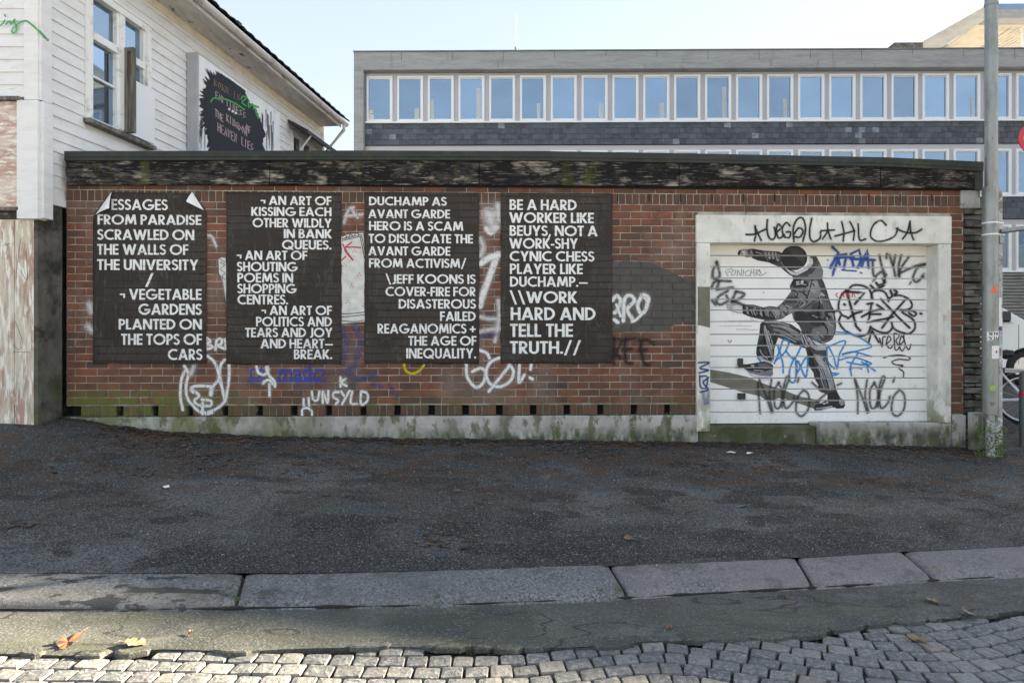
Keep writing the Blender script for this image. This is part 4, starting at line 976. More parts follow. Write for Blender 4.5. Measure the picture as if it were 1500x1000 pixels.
# ---------------------------------------------------------------- painted door
Dp = lambda: Paint(GW, DY, 'door', panels)
q = Dp(); q.fill('f_shadow', [(1030, 538), (1041, 541), (1066, 545), (1096, 552), (1120, 562), (1150, 572), (1174, 581), (1203, 586), (1194, 599), (1174, 592), (1150, 584), (1141, 583), (1130, 587), (1120, 585), (1114, 580), (1090, 575), (1062, 566), (1030, 556)])
q.build('painted_shadow', door, 'grey green painted shadow running down to the foot')
A5 = lambda L_: [(1010+x_/5.5565, 300+y_/5.5565) for x_, y_ in L_]
C5 = lambda L_: [(1010+x_/5, 460+y_/5) for x_, y_ in L_]
q = Dp()
# trousers and shoes
q.fill('g1', C5([(550, 45), (640, 48), (740, 72), (830, 135), (900, 170), (990, 215), (1003, 240), (1005, 330), (1040, 420), (1062, 500), (1080, 565), (1010, 585), (960, 570), (932, 545), (948, 520), (920, 480), (910, 430), (868, 370), (862, 300), (850, 252), (740, 212), (650, 172), (622, 250), (617, 335), (600, 365), (560, 350), (500, 325), (488, 290), (490, 248), (510, 150), (518, 70)]))
q.fill('g0', C5([(515, 150), (560, 110), (575, 60), (545, 48), (520, 75)])); q.fill('g0', C5([(510, 200), (560, 150), (610, 170), (615, 130), (645, 150), (640, 180), (622, 250), (617, 330), (590, 330), (600, 260), (560, 215), (540, 300), (495, 300), (492, 250)]))
q.fill('g3', C5([(590, 75), (700, 85), (790, 130), (840, 190), (780, 190), (700, 150), (620, 120)])); q.fill('g4', C5([(640, 75), (730, 95), (800, 140), (760, 130), (680, 100)]))
q.fill('g3', C5([(540, 90), (560, 80), (580, 160), (600, 220), (615, 300), (590, 280), (570, 210)])); q.fill('g5', C5([(545, 85), (553, 83), (575, 145), (568, 150)])); q.fill('g5', C5([(572, 165), (582, 168), (606, 255), (600, 262)])); q.fill('g5', C5([(500, 320), (520, 312), (560, 335), (600, 345), (610, 318), (612, 350), (600, 362), (560, 350)]))
q.fill('g5', C5([(815, 130), (830, 145), (840, 200), (860, 240), (850, 245), (820, 195)])); q.fill('g5', C5([(860, 150), (890, 175), (960, 215), (1000, 215), (1000, 262), (930, 265), (890, 240)])); q.fill('g6', C5([(870, 165), (900, 200), (960, 240), (990, 240), (985, 225), (920, 205)]))
q.fill('g0', C5([(862, 250), (880, 250), (905, 330), (915, 420), (945, 480), (960, 540), (935, 540), (945, 520), (915, 470), (908, 430), (868, 370)]))
q.fill('g4', C5([(905, 290), (960, 300), (1000, 340), (1030, 420), (1055, 500), (1060, 540), (1030, 560), (1010, 500), (990, 450), (960, 400), (930, 350)])); q.fill('g5', C5([(930, 300), (965, 330), (1000, 400), (990, 410), (950, 355)])); q.fill('g2', C5([(960, 420), (975, 430), (1010, 510), (1015, 560), (1000, 560), (985, 500)])); q.fill('g5', C5([(1000, 470), (1010, 470), (1035, 530), (1030, 545)]))
q.fill('g0', C5([(385, 372), (490, 355), (540, 345), (560, 350), (612, 372), (612, 400), (560, 420), (500, 430), (440, 425), (400, 398)])); q.fill('g3', C5([(400, 398), (430, 412), (520, 430), (610, 400), (612, 440), (600, 455), (520, 450), (440, 430)])); q.fill('g2', C5([(500, 360), (560, 358), (600, 380), (560, 400), (510, 395)])); q.fill('g5', C5([(450, 372), (472, 368), (478, 392), (455, 398)]))
q.fill('g6', C5([(395, 400), (440, 432), (520, 452), (605, 456), (602, 478), (520, 474), (440, 442)]))
q.fill('g0', C5([(1010, 580), (1078, 562), (1105, 612), (1135, 632), (1140, 665), (1128, 688), (1080, 692), (1060, 682), (1010, 690), (960, 706), (918, 706), (908, 690), (920, 665), (980, 640), (1010, 622)])); q.fill('g4', C5([(1100, 615), (1132, 628), (1138, 660), (1110, 670), (1095, 650)])); q.fill('g5', C5([(920, 700), (960, 698), (1010, 682), (1050, 676), (1045, 684), (960, 708)])); q.fill('g6', C5([(975, 655), (1010, 640), (1020, 646), (985, 662)]))
# jacket
q.fill('g2', [(1159.4, 402.6), (1163, 408), (1157.6, 418.8), (1159.4, 426), (1154, 433), (1146.8, 442), (1138.7, 449.4), (1128, 448), (1118, 450), (1104, 446), (1087.4, 445.8), (1087.4, 459.3), (1100, 464.7), (1121.6, 469.2), (1136, 469.2), (1146.8, 466.5), (1159.4, 456.6), (1162, 467.4), (1166.6, 472.8), (1170, 476), (1176, 488), (1190, 498), (1206, 501), (1218, 496), (1223, 484), (1224, 466), (1222.4, 456.6), (1215, 442), (1209.8, 424), (1204.4, 409.8), (1205.8, 397), (1200.8, 384.6), (1195.4, 374.7), (1185.5, 373.8), (1188, 382.8), (1179, 395.4), (1166.6, 402.6)])
q.fill('g0', A5([(432, 815), (480, 820), (560, 845), (600, 835), (650, 860), (720, 900), (690, 935), (620, 935), (520, 912), (470, 900), (432, 882)])); q.fill('g3', A5([(600, 840), (700, 850), (760, 800), (830, 830), (850, 870), (780, 910), (700, 925), (620, 900)])); q.fill('g4', A5([(700, 860), (780, 830), (820, 850), (760, 895), (700, 900)]))
for (a, b_) in ((455, 0), (490, 10), (530, 22), (570, 28)): q.fill('g4', A5([(a, 822+b_*.4), (a+8, 822+b_*.4), (a+26, 890+b_*.5), (a+14, 888+b_*.5)]))
q.fill('g0', A5([(640, 850), (655, 850), (700, 925), (680, 930)])); q.fill('g1', A5([(740, 850), (760, 845), (800, 900), (780, 905)]))
q.fill('g3', A5([(870, 680), (960, 640), (1060, 640), (1080, 740), (1020, 760), (980, 810), (900, 830), (850, 800), (860, 730)])); q.fill('g4', A5([(980, 620), (1040, 620), (1060, 700), (1010, 720), (960, 690)])); q.fill('g1', A5([(1040, 600), (1075, 605), (1110, 700), (1130, 800), (1090, 780), (1070, 700)]))
q.fill('g0', A5([(845, 600), (900, 598), (960, 625), (970, 660), (900, 680), (850, 680), (830, 650)])); q.fill('g5', A5([(865, 622), (893, 618), (893, 652), (868, 655)])); q.fill('g6', A5([(905, 615), (928, 613), (925, 645), (905, 648)]))
q.fill('g1', A5([(820, 740), (870, 750), (880, 800), (830, 800), (770, 800), (790, 760)])); q.fill('g0', A5([(848, 880), (900, 850), (950, 880), (980, 950), (1000, 1000), (900, 985), (860, 950)])); q.fill('g1', A5([(1000, 800), (1060, 790), (1100, 850), (1060, 880), (990, 880)]))
q.fill('g0', A5([(950, 870), (1010, 880), (1060, 870), (1080, 900), (1010, 930), (960, 920)])); q.fill('g4', A5([(1120, 860), (1165, 880), (1180, 940), (1175, 1000), (1140, 1000), (1110, 930)])); q.fill('g5', A5([(1060, 720), (1080, 715), (1105, 740), (1070, 750)]))
q.fill('g1', C5([(800, 70), (870, 40), (960, 70), (900, 110), (880, 150), (830, 138)])); q.fill('g3', C5([(900, 110), (1000, 90), (1060, 60), (1062, 120), (1040, 175), (980, 200), (910, 180)])); q.fill('g1', C5([(940, 150), (1000, 140), (1050, 150), (1020, 190), (970, 200)])); q.fill('g0', C5([(860, 40), (930, 20), (1000, 40), (1040, 20), (1010, 70), (940, 90), (890, 80)])); q.fill('g2', C5([(1000, 10), (1040, 10), (1060, 60), (1020, 80)]))
# raised arm, hood, hands
q.fill('g1', A5([(485, 358), (520, 358), (600, 372), (730, 380), (765, 400), (790, 480), (850, 570), (820, 575), (740, 510), (640, 468), (560, 455), (505, 432), (515, 400)])); q.fill('g0', A5([(520, 360), (580, 372), (610, 430), (640, 465), (540, 445), (512, 425), (518, 395)])); q.fill('g4', A5([(605, 385), (700, 385), (730, 410), (728, 460), (690, 450), (640, 455), (620, 420)]))
for a in (625, 655, 685, 708): q.fill('g0', A5([(a, 378), (a+9, 378), (a+18, 440), (a+6, 440)]))
q.fill('g0', A5([(640, 440), (700, 440), (720, 470), (680, 475), (640, 465)]))
q.fill('g6', A5([(745, 470), (770, 470), (820, 525), (870, 545), (930, 520), (980, 470), (965, 425), (1000, 440), (1005, 475), (960, 530), (880, 572), (830, 572), (790, 530)])); q.fill('g1', A5([(880, 575), (960, 535), (1010, 480), (1000, 430), (980, 410), (1030, 418), (1045, 450), (1000, 530), (960, 580)])); q.fill('g3', A5([(960, 585), (1005, 535), (1048, 460), (1080, 520), (1085, 590), (1040, 600)]))
hd = [(850+108*math.cos(t_*math.pi/14), 432+100*math.sin(t_*math.pi/14)) for t_ in range(28)]; hd = [(x_, max(y_, 336)) for x_, y_ in hd]
q.fill('g0', A5(hd)); q.fill('g1', A5([(790, 350), (850, 340), (910, 360), (940, 420), (930, 480), (880, 440), (830, 400)]))
q.fill('g4', A5([(390, 400), (400, 372), (440, 360), (500, 362), (515, 395), (505, 425), (460, 430), (430, 412), (405, 420)])); q.fill('g0', A5([(390, 405), (398, 375), (425, 362), (412, 395), (402, 420)])); q.fill('g6', A5([(425, 380), (450, 372), (465, 400), (440, 408)])); q.fill('g1', A5([(470, 365), (500, 362), (490, 385), (505, 410), (480, 400)]))
q.fill('g6', A5([(430, 820), (360, 788), (310, 798), (303, 830), (330, 860), (425, 884)]))
q.stroke('thin', 1.1, A5([(430, 820), (360, 788), (310, 798), (303, 830), (330, 860), (425, 884)]), A5([(310, 815), (345, 822)]), A5([(318, 838), (350, 842)]), A5([(335, 800), (370, 815)]))
q.stroke('k', 2.2, A5([(1075, 600), (1110, 690), (1140, 790), (1182, 880)]), A5([(1000, 600), (960, 740), (900, 820)]), C5([(1065, 20), (1068, 110), (1040, 180), (985, 208)]), A5([(830, 570), (850, 600), (822, 660), (832, 700)]))
q.stroke('k', 1.8, A5([(1080, 740), (1000, 790), (930, 850)]), A5([(860, 740), (900, 780), (870, 830)]), C5([(740, 75), (820, 130), (870, 160)]), C5([(860, 130), (900, 200), (930, 240)]))
q.stroke('dk', 1.9, *[A5(l) for l in ([(885, 700), (930, 720), (960, 760), (950, 800)], [(1000, 640), (1040, 700), (1060, 780), (1050, 840)], [(760, 800), (800, 850), (790, 890)], [(720, 830), (745, 880), (735, 915)], [(665, 850), (650, 890), (670, 925)], [(610, 842), (600, 880), (620, 915)], [(545, 845), (540, 880), (560, 905)], [(500, 830), (490, 860), (505, 895)],
    [(960, 650), (930, 690), (935, 730)], [(1080, 820), (1040, 860), (1060, 930)], [(1110, 900), (1090, 960), (1120, 1010)], [(840, 690), (880, 720), (860, 760)], [(1050, 470), (1020, 520), (985, 560)], [(760, 480), (800, 520), (850, 545)])])
q.stroke('lt', 1.7, *[A5(l) for l in ([(900, 760), (940, 800), (900, 830)], [(1020, 660), (1050, 730), (1075, 800)], [(690, 850), (705, 890), (700, 915)], [(580, 850), (575, 880), (590, 905)], [(525, 840), (520, 865), (535, 895)], [(475, 830), (468, 855), (480, 885)], [(780, 820), (830, 835)], [(640, 395), (650, 440)], [(670, 392), (682, 440)], [(697, 392), (710, 435)], [(1130, 880), (1120, 930), (1150, 980)], [(1000, 900), (1040, 915)], [(540, 385), (590, 400)], [(870, 640), (950, 650)])])
q.stroke('dk', 2.0, *[C5(l) for l in ([(560, 90), (600, 150), (590, 210)], [(540, 160), (560, 240), (590, 320)], [(600, 95), (690, 115), (770, 165)], [(520, 280), (560, 300), (590, 340)], [(880, 270), (930, 340), (960, 430)], [(900, 340), (940, 430), (975, 500)], [(960, 380), (1000, 470), (1020, 540)], [(790, 110), (830, 170), (845, 230)], [(640, 130), (720, 180), (800, 215)], [(980, 330), (1020, 400)], [(960, 60), (1010, 110), (1000, 160)], [(430, 385), (480, 400), (540, 395)])])
q.stroke('lt', 1.8, *[C5(l) for l in ([(560, 60), (640, 62), (730, 85)], [(545, 110), (560, 170), (580, 250), (605, 315)], [(575, 120), (600, 190), (612, 250)], [(810, 130), (850, 190), (870, 240)], [(620, 140), (700, 165), (780, 205)], [(515, 260), (530, 290), (570, 325)], [(880, 190), (900, 230), (940, 262)], [(920, 320), (960, 390), (990, 460)], [(990, 350), (1020, 430), (1045, 510)], [(940, 380), (975, 460)], [(1030, 500), (1050, 545)], [(960, 420), (965, 480), (985, 540)], [(990, 60), (1050, 90)], [(930, 130), (980, 170)], [(470, 410), (540, 415)], [(950, 650), (1010, 650)])])
q.stroke('hl', 1.3, *[C5(l) for l in ([(565, 130), (575, 180)], [(830, 150), (850, 200), (862, 232)], [(845, 145), (870, 200)], [(505, 322), (540, 338), (600, 352)], [(925, 690), (990, 682), (1040, 672)], [(890, 210), (940, 250), (990, 250)], [(1005, 375), (1030, 440)], [(600, 480), (520, 478), (445, 447)])])
q.build('mural_figure', door, 'grey stencilled man in beanie and hooded jacket climbing, seen from behind')
q = Dp()
q.stroke('blue', 5, [(1219, 362), (1228, 370), (1216, 392)], [(1223, 378), (1250, 376)], [(1230, 388), (1226, 374), (1240, 372), (1236, 392)], [(1250, 390), (1246, 372), (1258, 366), (1262, 380), (1256, 392)], [(1246, 379), (1281, 381)], [(1262, 390), (1270, 366), (1272, 392)], [(1220, 400), (1228, 378)], smooth=False)
q.stroke('blue', 3, [(1233, 395.5), (1254, 397)], [(1260, 399), (1262, 400)], [(1219, 404), (1221, 402)], [(1212, 381), (1212.5, 381)]).build('graffiti', door, 'dense blue tag at the top of the door')
q = Dp()
q.stroke('grey', 5, [(1288, 374), (1292, 392), (1298, 403)], [(1298, 378), (1299, 372)], [(1303, 374), (1308, 388), (1311, 374)], [(1308, 388), (1311, 404)], [(1320, 374), (1316, 390), (1317, 405)], [(1331, 376), (1320, 392), (1316, 403)], [(1278, 384), (1280, 404), (1292, 398), (1296, 412), (1288, 418)],
    [(1318, 400), (1340, 390), (1356, 387), (1345, 391), (1337, 406), (1342, 413), (1352, 405)], [(1351, 404), (1353, 402)]).build('graffiti', door, 'grey tag of tall letters at the upper right')
q = Dp()
q.stroke('k', 3.8, [(1243, 424), (1249, 418), (1262, 418), (1273, 424), (1278, 437)], [(1240, 424), (1231, 435), (1228, 450), (1233, 461), (1240, 464)], [(1276, 436), (1278, 428), (1286, 425), (1296, 428), (1301, 438)], [(1301, 441), (1306, 434), (1320, 433), (1333, 440), (1335, 450), (1324, 455), (1318, 454)],
    [(1320, 454), (1335, 455), (1342, 459), (1338, 463), (1331, 458)], [(1322, 458), (1337, 468), (1340, 480), (1332, 488), (1318, 486), (1308, 480), (1306, 472)], [(1307, 480), (1300, 487), (1288, 486), (1276, 480)], [(1275, 478), (1270, 489), (1256, 492), (1238, 484), (1229, 472), (1231, 463)], [(1276, 486), (1272, 502)], [(1277, 484), (1287, 501)])
q.stroke('k', 4.6, [(1240, 427), (1247, 452), (1254, 478), (1260, 484)], [(1240, 427), (1266, 429), (1252, 445)], [(1242, 466), (1252, 459), (1262, 456)], smooth=False).stroke('k', 4, [(1270, 445), (1278, 444)], [(1262, 464), (1276, 456), (1290, 453)], [(1276, 446), (1273, 466), (1270, 472), (1300, 466), (1308, 464)], [(1284, 446), (1294, 453)], [(1274, 460), (1290, 460)], [(1290, 438), (1316, 465), (1332, 480)], [(1325, 440), (1305, 462), (1292, 480)], smooth=False)
q.stroke('k', 4.5, [(1236, 445.5), (1237.5, 446.5)], [(1348, 459), (1349.5, 459.5)], [(1227, 455), (1210, 457), (1214, 464)], [(1275, 418), (1283, 424), (1294, 418)], [(1283, 414), (1286, 418)], [(1296, 414), (1292, 408)], [(1304, 425), (1307, 432), (1314, 428), (1310, 425)])
q.build('graffiti', door, 'large black bubble letter piece with crossing strokes')
q = Dp()
q.stroke('k', 2.6, [(1288, 495), (1292, 508), (1293, 494), (1297, 493)], [(1299, 503), (1305, 497), (1301, 492), (1298, 504), (1304, 510), (1308, 505)], [(1309, 488), (1311, 512), (1317, 508), (1312, 499), (1317, 491), (1310, 488)], [(1318, 505), (1324, 498), (1320, 492), (1317, 505), (1321, 514), (1325, 508)], [(1323, 488), (1326, 505), (1331, 512), (1334, 504)],
    [(1294, 524), (1304, 521), (1320, 520), (1333, 524), (1330, 527), (1316, 526), (1306, 530), (1312, 534), (1323, 535), (1316, 539), (1323, 544), (1323, 552)])
q.build('graffiti', door, 'small black word with a zigzag underline')
q = Dp()
q.stroke('cyan', 3.2, [(1134, 532), (1143, 510), (1147, 498), (1155, 500), (1150, 515), (1136, 528)], [(1139, 505), (1146, 530), (1147, 546)], [(1151, 514), (1163, 525), (1173, 508)], [(1163, 524), (1157, 540), (1156, 556), (1162, 560), (1166, 550), (1165, 525)], [(1167, 548), (1168, 528), (1180, 552), (1182, 522), (1168, 545)], [(1110, 524), (1114, 529)])
q.stroke('cyan', 2.8, [(1212, 508), (1238, 499), (1229, 520), (1226, 540), (1220, 520), (1212, 508), (1212, 528), (1222, 540)], [(1224, 486), (1250, 490), (1276, 506), (1262, 512), (1233, 519), (1250, 515), (1276, 522)], [(1230, 527), (1250, 523), (1276, 532), (1262, 534), (1240, 530)], [(1256, 518), (1246, 535), (1247, 550)], [(1244, 540), (1252, 538), (1262, 540)], [(1268, 528), (1272, 545)], [(1262, 530), (1282, 543)], [(1218, 546), (1228, 547)], [(1218, 549), (1225, 549)])
q.build('graffiti', door, 'light blue tags on both sides of the painted leg')
q = Dp()
for dx in (0, 140):
    q.stroke('grey', 4.2, [(1112+dx, 555), (1116+dx, 580), (1116+dx, 605)] if dx else [(1110, 560), (1112, 590), (1113, 605)], [(1112+dx, 556), (1122+dx, 580), (1130+dx, 604)], [(1130+dx, 556), (1127+dx, 580), (1132+dx, 603)], [(1141+dx, 560), (1134+dx, 572), (1135+dx, 595), (1142+dx, 596), (1146+dx, 575), (1140+dx, 560)],
        [(1145+dx, 596), (1150+dx, 570), (1156+dx, 553), (1152+dx, 552), (1147+dx, 572), (1150+dx, 597), (1160+dx, 590), (1163+dx, 580)], [(1176+dx, 572), (1168+dx, 582), (1166+dx, 602), (1174+dx, 609), (1184+dx, 598), (1184+dx, 578), (1176+dx, 570)], [(1170+dx, 553), (1168+dx, 559)])
q.stroke('grey', 4, [(1189, 560), (1196, 566)], [(1196, 588), (1210, 576)], [(1226, 564), (1232, 561)])
q.build('graffiti', door, 'two grey tags low on the door')
q = Dp()
q.stroke('grey', 5.5, [(1049, 384), (1044, 398), (1045, 408), (1054, 404), (1050, 384)], [(1042, 422), (1048, 412), (1070, 412)], [(1053, 413), (1050, 422)], [(1050, 424), (1073, 421)], [(1066, 426), (1054, 433), (1049, 441), (1055, 446), (1066, 440), (1064, 433)], [(1078, 427), (1072, 442), (1085, 436), (1090, 430), (1078, 427)], [(1072, 440), (1090, 447)], [(1043, 440), (1048, 446)])
q.stroke('thin', 1.2, [(1062, 397), (1066, 404)], [(1064, 395), (1072, 394)], [(1065, 399), (1070, 398)], [(1073, 396), (1071, 403), (1076, 402), (1077, 396), (1073, 396)], [(1080, 404), (1080, 395), (1085, 404), (1086, 394)], [(1089, 395), (1088, 404)], [(1097, 396), (1091, 399), (1093, 404), (1098, 403)], [(1099, 404), (1100, 394)], [(1104, 394), (1104, 404)], [(1099, 399), (1104, 399)], [(1107, 404), (1108, 395), (1112, 397), (1108, 400), (1114, 404)], [(1112, 395), (1116, 403), (1122, 399)])
q.build('graffiti', door, 'grey initials and thin tag at the upper left')
q = Dp(); q.stroke('red', 1.8, [(1227, 429), (1224, 431), (1226, 435)], [(1231, 435), (1233, 428), (1236, 435)], [(1240, 435), (1240, 429), (1244, 431), (1241, 432), (1245, 434)], [(1248, 435), (1249, 428), (1252, 435)]).stroke('brown', 4.5, [(1278, 412), (1283, 407)], [(1332, 416), (1334, 413)]).stroke('yel', 2.5, [(1267, 495.5), (1269, 496)]).stroke('brown', 1.8, [(1066, 498), (1069, 502), (1071, 498)], [(1118, 428), (1118.5, 429)])
q.stroke('mpurp', 1.4, *[[(1040+random.uniform(4, 60), y_), (1040+random.uniform(60, 75), y_+random.uniform(-3, 3))] for y_ in (466, 470, 477, 482)]); q.build('graffiti', door, 'red scribble and small stains')
# ---------------------------------------------------------------- stone pier right of the garage
us0, us1 = GW.px(1413, 400)[0], GW.px(1441, 400)[0]+.05
pier = GW.empty('stone_pier', 'dry-laid dark slate pier with a concrete cap at the right end of the garage', 'stone pier')
gb = gz(5.6, 8.2)
mb = MB(); mb.box(us0+.02, us1-.02, .10, 1.6, gb-.3, GW.px(1425, 305)[1]); mb.build('core', M['dark'], pier)
zq = GW.px(1425, 306)[1]
while zq > gb-.02:
    h = random.uniform(.048, .10); x0 = us0
    split = random.random() < .45; cuts = [us0]+([us0+(us1-us0)*random.uniform(.35, .65)] if split else [])+[us1]
    for a, b_ in zip(cuts, cuts[1:]):
        mb = MB(); L_ = b_-a-.006; yy = random.uniform(-.02, .045)
        mb.box(-L_/2, L_/2, 0, .3, -h+.012, 0, ch=.006, j=.005)
        mb.build('stone', M['stone'], pier, loc=((a+b_)/2, yy, zq+random.uniform(-.003, .003)))
    zq -= h
mb = MB(); a = GW.px(1406, 290)[0]; mb.box(a, GW.px(1434, 290)[0], -.03, .4, GW.px(1420, 306)[1]+.003, GW.px(1420, 277)[1], ch=.01); mb.build('cap', M['plinth'], pier)
mb = MB(); mb.box(GW.px(1434.5, 290)[0], us1, -.01, .4, GW.px(1420, 306)[1]+.003, GW.px(1420, 300)[1]); mb.build('cap', M['stone'], pier)
mb = MB(); a0, a1 = GW.px(1423, 620, -.12)[0], GW.px(1441, 620, -.12)[0]; mb.box(a0, a1, -.12, -.05, gb+.0-.1, GW.px(1430, 604, -.12)[1], ch=.01)
tag(mb.build('concrete_block', M['plinth'], None), 'small grey concrete block standing at the foot of the street pole', 'block').matrix_world = GW.M
# ---------------------------------------------------------------- the pole
px_ = .7005*7.85; py_ = 7.85
def zp(y): return (500-y)/1000*7.85
pole = empty('street_pole', (px_, py_, gz(px_, py_)-.02), 'tall galvanised steel pole with stickers at the right end of the garage', 'pole')
pz_ = pole.location.z
mb = MB(); mb.tube([(0, 0, zp(606)-pz_), (0, 0, zp(275)-pz_)], .082, 24); mb.build('sleeve', M['steel'], pole)
mb = MB(); mb.tube([(.012, 0, zp(274.5)-pz_), (.012, 0, 4.2-pz_+1)], .066, 24); mb.build('shaft', M['steel'], pole)
mb = MB(); mb.tube([(.012, 0, zp(9)-pz_), (.012, 0, zp(5)-pz_)], .072, 20); mb.build('collar', M['steel'], pole)
mb = MB(); mb.box(.045, .132, -.02, .09, 0, zp(277)-pz_, ch=.006); mb.build('cable_duct', M['postwood'], pole)
mb = MB(); mb.tube([(.0, .0, 0), (0, 0, zp(606)-pz_)], .045, 14); mb.build('foot', M['postwood'], pole)
for y in (327, 344):
    mb = MB(); z_ = zp(y)-pz_; mb.tube([(0, 0, z_-.008), (0, 0, z_+.008)], .0845, 24); mb.box(.04, .135, -.03, -.021, z_-.008, z_+.008); mb.build('clamp_band', M['whiteframe'], pole)
mb = MB(); mb.tube([(.10, -.03, zp(340)-pz_), (.2, -.05, zp(338)-pz_), (1.2, -.10, zp(322)-pz_)], .028, 12); mb.build('stay_tube', M['steel'], pole)
mb = MB(); mb.box(.075, .125, -.05, -.021, zp(357)-pz_, zp(346)-pz_, ch=.003); mb.build('bracket', M['steel'], pole)
def stick(poly, m, r=.0835, nm='sticker'):   # wrapped round the sleeve, pixel polygon
    mb = MB(); mb.norecalc = True
    x0, x1 = min(q_[0] for q_ in poly), max(q_[0] for q_ in poly); n = 8
    def at(px, py):
        x = (px-1450.5)/1000*7.85; x = max(-r*.99, min(r*.99, x)) if r < .2 else x
        return (x, -math.sqrt(r*r-x*x)-.001, zp(py)-pz_)
    for k in range(n):
        a, b_ = x0+(x1-x0)*k/n, x0+(x1-x0)*(k+1)/n
        P = band([(q_[0], q_[1], 0, 0) for q_ in poly], 0, a, b_)
        if P: mb.poly([at(q_[0], q_[1]) for q_ in P])
    return mb.build(nm, m, pole)
o = stick([(1450, 419), (1444, 429), (1457, 429)], M['orange']); o['label'] = 'orange triangular sticker'
stick([(1441.5, 486), (1456, 485), (1456, 498), (1441.5, 499)], M['sticker'])
stick([(1446, 506), (1459, 506), (1459, 525), (1446, 525)], M['sticker'])
stick([(1441, 541), (1459.5, 537), (1459.5, 547), (1441, 547)], M['steel'])
o = stick([(1443, 567), (1446, 563.5), (1450, 564), (1451, 568), (1449, 571.5), (1445, 571)], M['limegreen']); o['label'] = 'round lime green sticker'
stick([(1450.8, 513), (1453.5, 513), (1453.5, 517), (1450.8, 517)], M['red'], .0845)
mb = MB()
for (a, b_, c, d) in ((1459, 466, 1466, 478), (1454, 436, 1465, 475)):
    mb.box((a-1450.5)/1000*7.85+(.01 if a < 1456 else 0), (c-1450.5)/1000*7.85, -.024 if a < 1456 else -.026, -.0205, zp(d)-pz_, zp(b_)-pz_)
mb.build('sticker', M['sticker'], pole)
mb = MB(); mb.box(.07, .115, -.024, -.0205, zp(484)-pz_, zp(475.5)-pz_); mb.build('sticker', surf('blue_sticker', (.05, .08, .2), rough=.5), pole)
# upside-down letters on the white band
mb = MB(); mb.norecalc = True
for (s_, x0, x1, y0, y1) in (('PITX', 1442.5, 1456, 498, 493), ('ALB', 1443, 1455.5, 491, 486.5)):
    adv = sum(GL[c][0]+.055 for c in s_)-.055; a = 0
    for ch in s_:
        for poly in GL[ch][1]:
            pts = []
            for (gx, gy) in poly:
                px = x1-(a+gx)/adv*(x1-x0); py = y1+(y0-y1)*(gy)      # rotated half a turn
                x = (px-1450.5)/1000*7.85; pts.append((x, -math.sqrt(.0835**2-x*x)-.0022, zp(py)-pz_))
            mb.poly(pts)
        a += GL[ch][0]+.055
mb.build('lettering', M['black'], pole)
# ---------------------------------------------------------------- white timber house, side wall
HS = Fr(-5.181, 7.477, .127, 1)
H = HS.empty('timber_house', 'white clapboard timber house with black tiled eaves rising behind the garage on the left', 'house')
tE = HS.px(473.7, 200)[0]; zE = 4.74
BP = .134; zlow = HS.px(90, 294)[1]
wx0, wzt = HS.px(124, 0)[0], HS.px(218.6, 41.4)[1]; wx1 = HS.px(218.6, 41)[0]; wzb = HS.px(121, 172)[1]
aw0 = HS.px(426, 200)[0]; aw1 = HS.px(458, 200)[0]; awt = HS.px(426, 190)[1]; awb = awt-1.1
mb = MB(); mb.box(.0, wx0+.02, .03, .18, zlow, zE); mb.box(wx1-.02, aw0, .03, .18, zlow, zE); mb.box(wx0+.021, wx1-.021, .03, .18, zlow, wzb+.02); mb.box(wx0+.021, wx1-.021, .03, .18, wzt-.02, zE); mb.box(aw0, tE, .03, .18, zlow, awb); mb.box(aw1, tE, .03, .18, awb+.001, zE); mb.box(aw0, aw1-.001, .03, .18, awt, zE)
mb.box(0.0, tE, 7.8, 8, -1, zE); mb.box(tE-.15, tE, .181, 7.79, -1, zE); mb.box(0, .1, .19, 7.79, 3.9, zE)
mb.build('wall', M['clap'], H)
mb = MB(); mb.box(wx0, wx1, .5, .55, wzb-.1, wzt+.1); mb.box(aw0, aw1, .5, .55, awb-.1, awt+.1); mb.build('interior', M['dark'], H)
z = zlow
meshc = {}
while z < zE-.12:
    spans = [(.15, tE)]
    def cut(sp_, a, b_):
        o_ = []
        for (s0, s1) in sp_:
            if b_ <= s0 or a >= s1: o_.append((s0, s1))
            else:
                if a > s0: o_.append((s0, a))
                if b_ < s1: o_.append((b_, s1))
        return o_
    if z+BP > wzb-.02 and z < wzt: spans = cut(spans, wx0+.005, wx1-.005)
    if z+BP > awb and z < awt: spans = cut(spans, aw0+.005, aw1-.005)
    for (a, b_) in spans:
        mb = MB(); k = (round(a, 3), round(b_, 3)); n = max(2, int((b_-a)/.6)); P = []
        for i in range(n+1):
            u = a+(b_-a)*i/n; d = .0025*noise.noise(Vector((u*1.5, z*9, 0)))
            P += [(u, .028, d), (u, -.004+d, d), (u, .014, BP+.006)]
        mb.faces(P, [(i*3+q_, i*3+3+q_, i*3+4+q_, i*3+1+q_) for i in range(n) for q_ in range(2)]+[(0, 1, 2), (n*3, n*3+2, n*3+1)])
        mb.build('clapboard', M['clap'], H, loc=(0, 0, z))
    z += BP
mb = MB(); mb.box(.15, tE, -.012, .029, zE-.13, zE+.02); mb.build('frieze_board', M['cream'], H)
mb = MB(); mb.box(tE-.10, tE+.005, -.02, -.005, zlow, zE-.14); mb.build('corner_board', M['clap'], H)
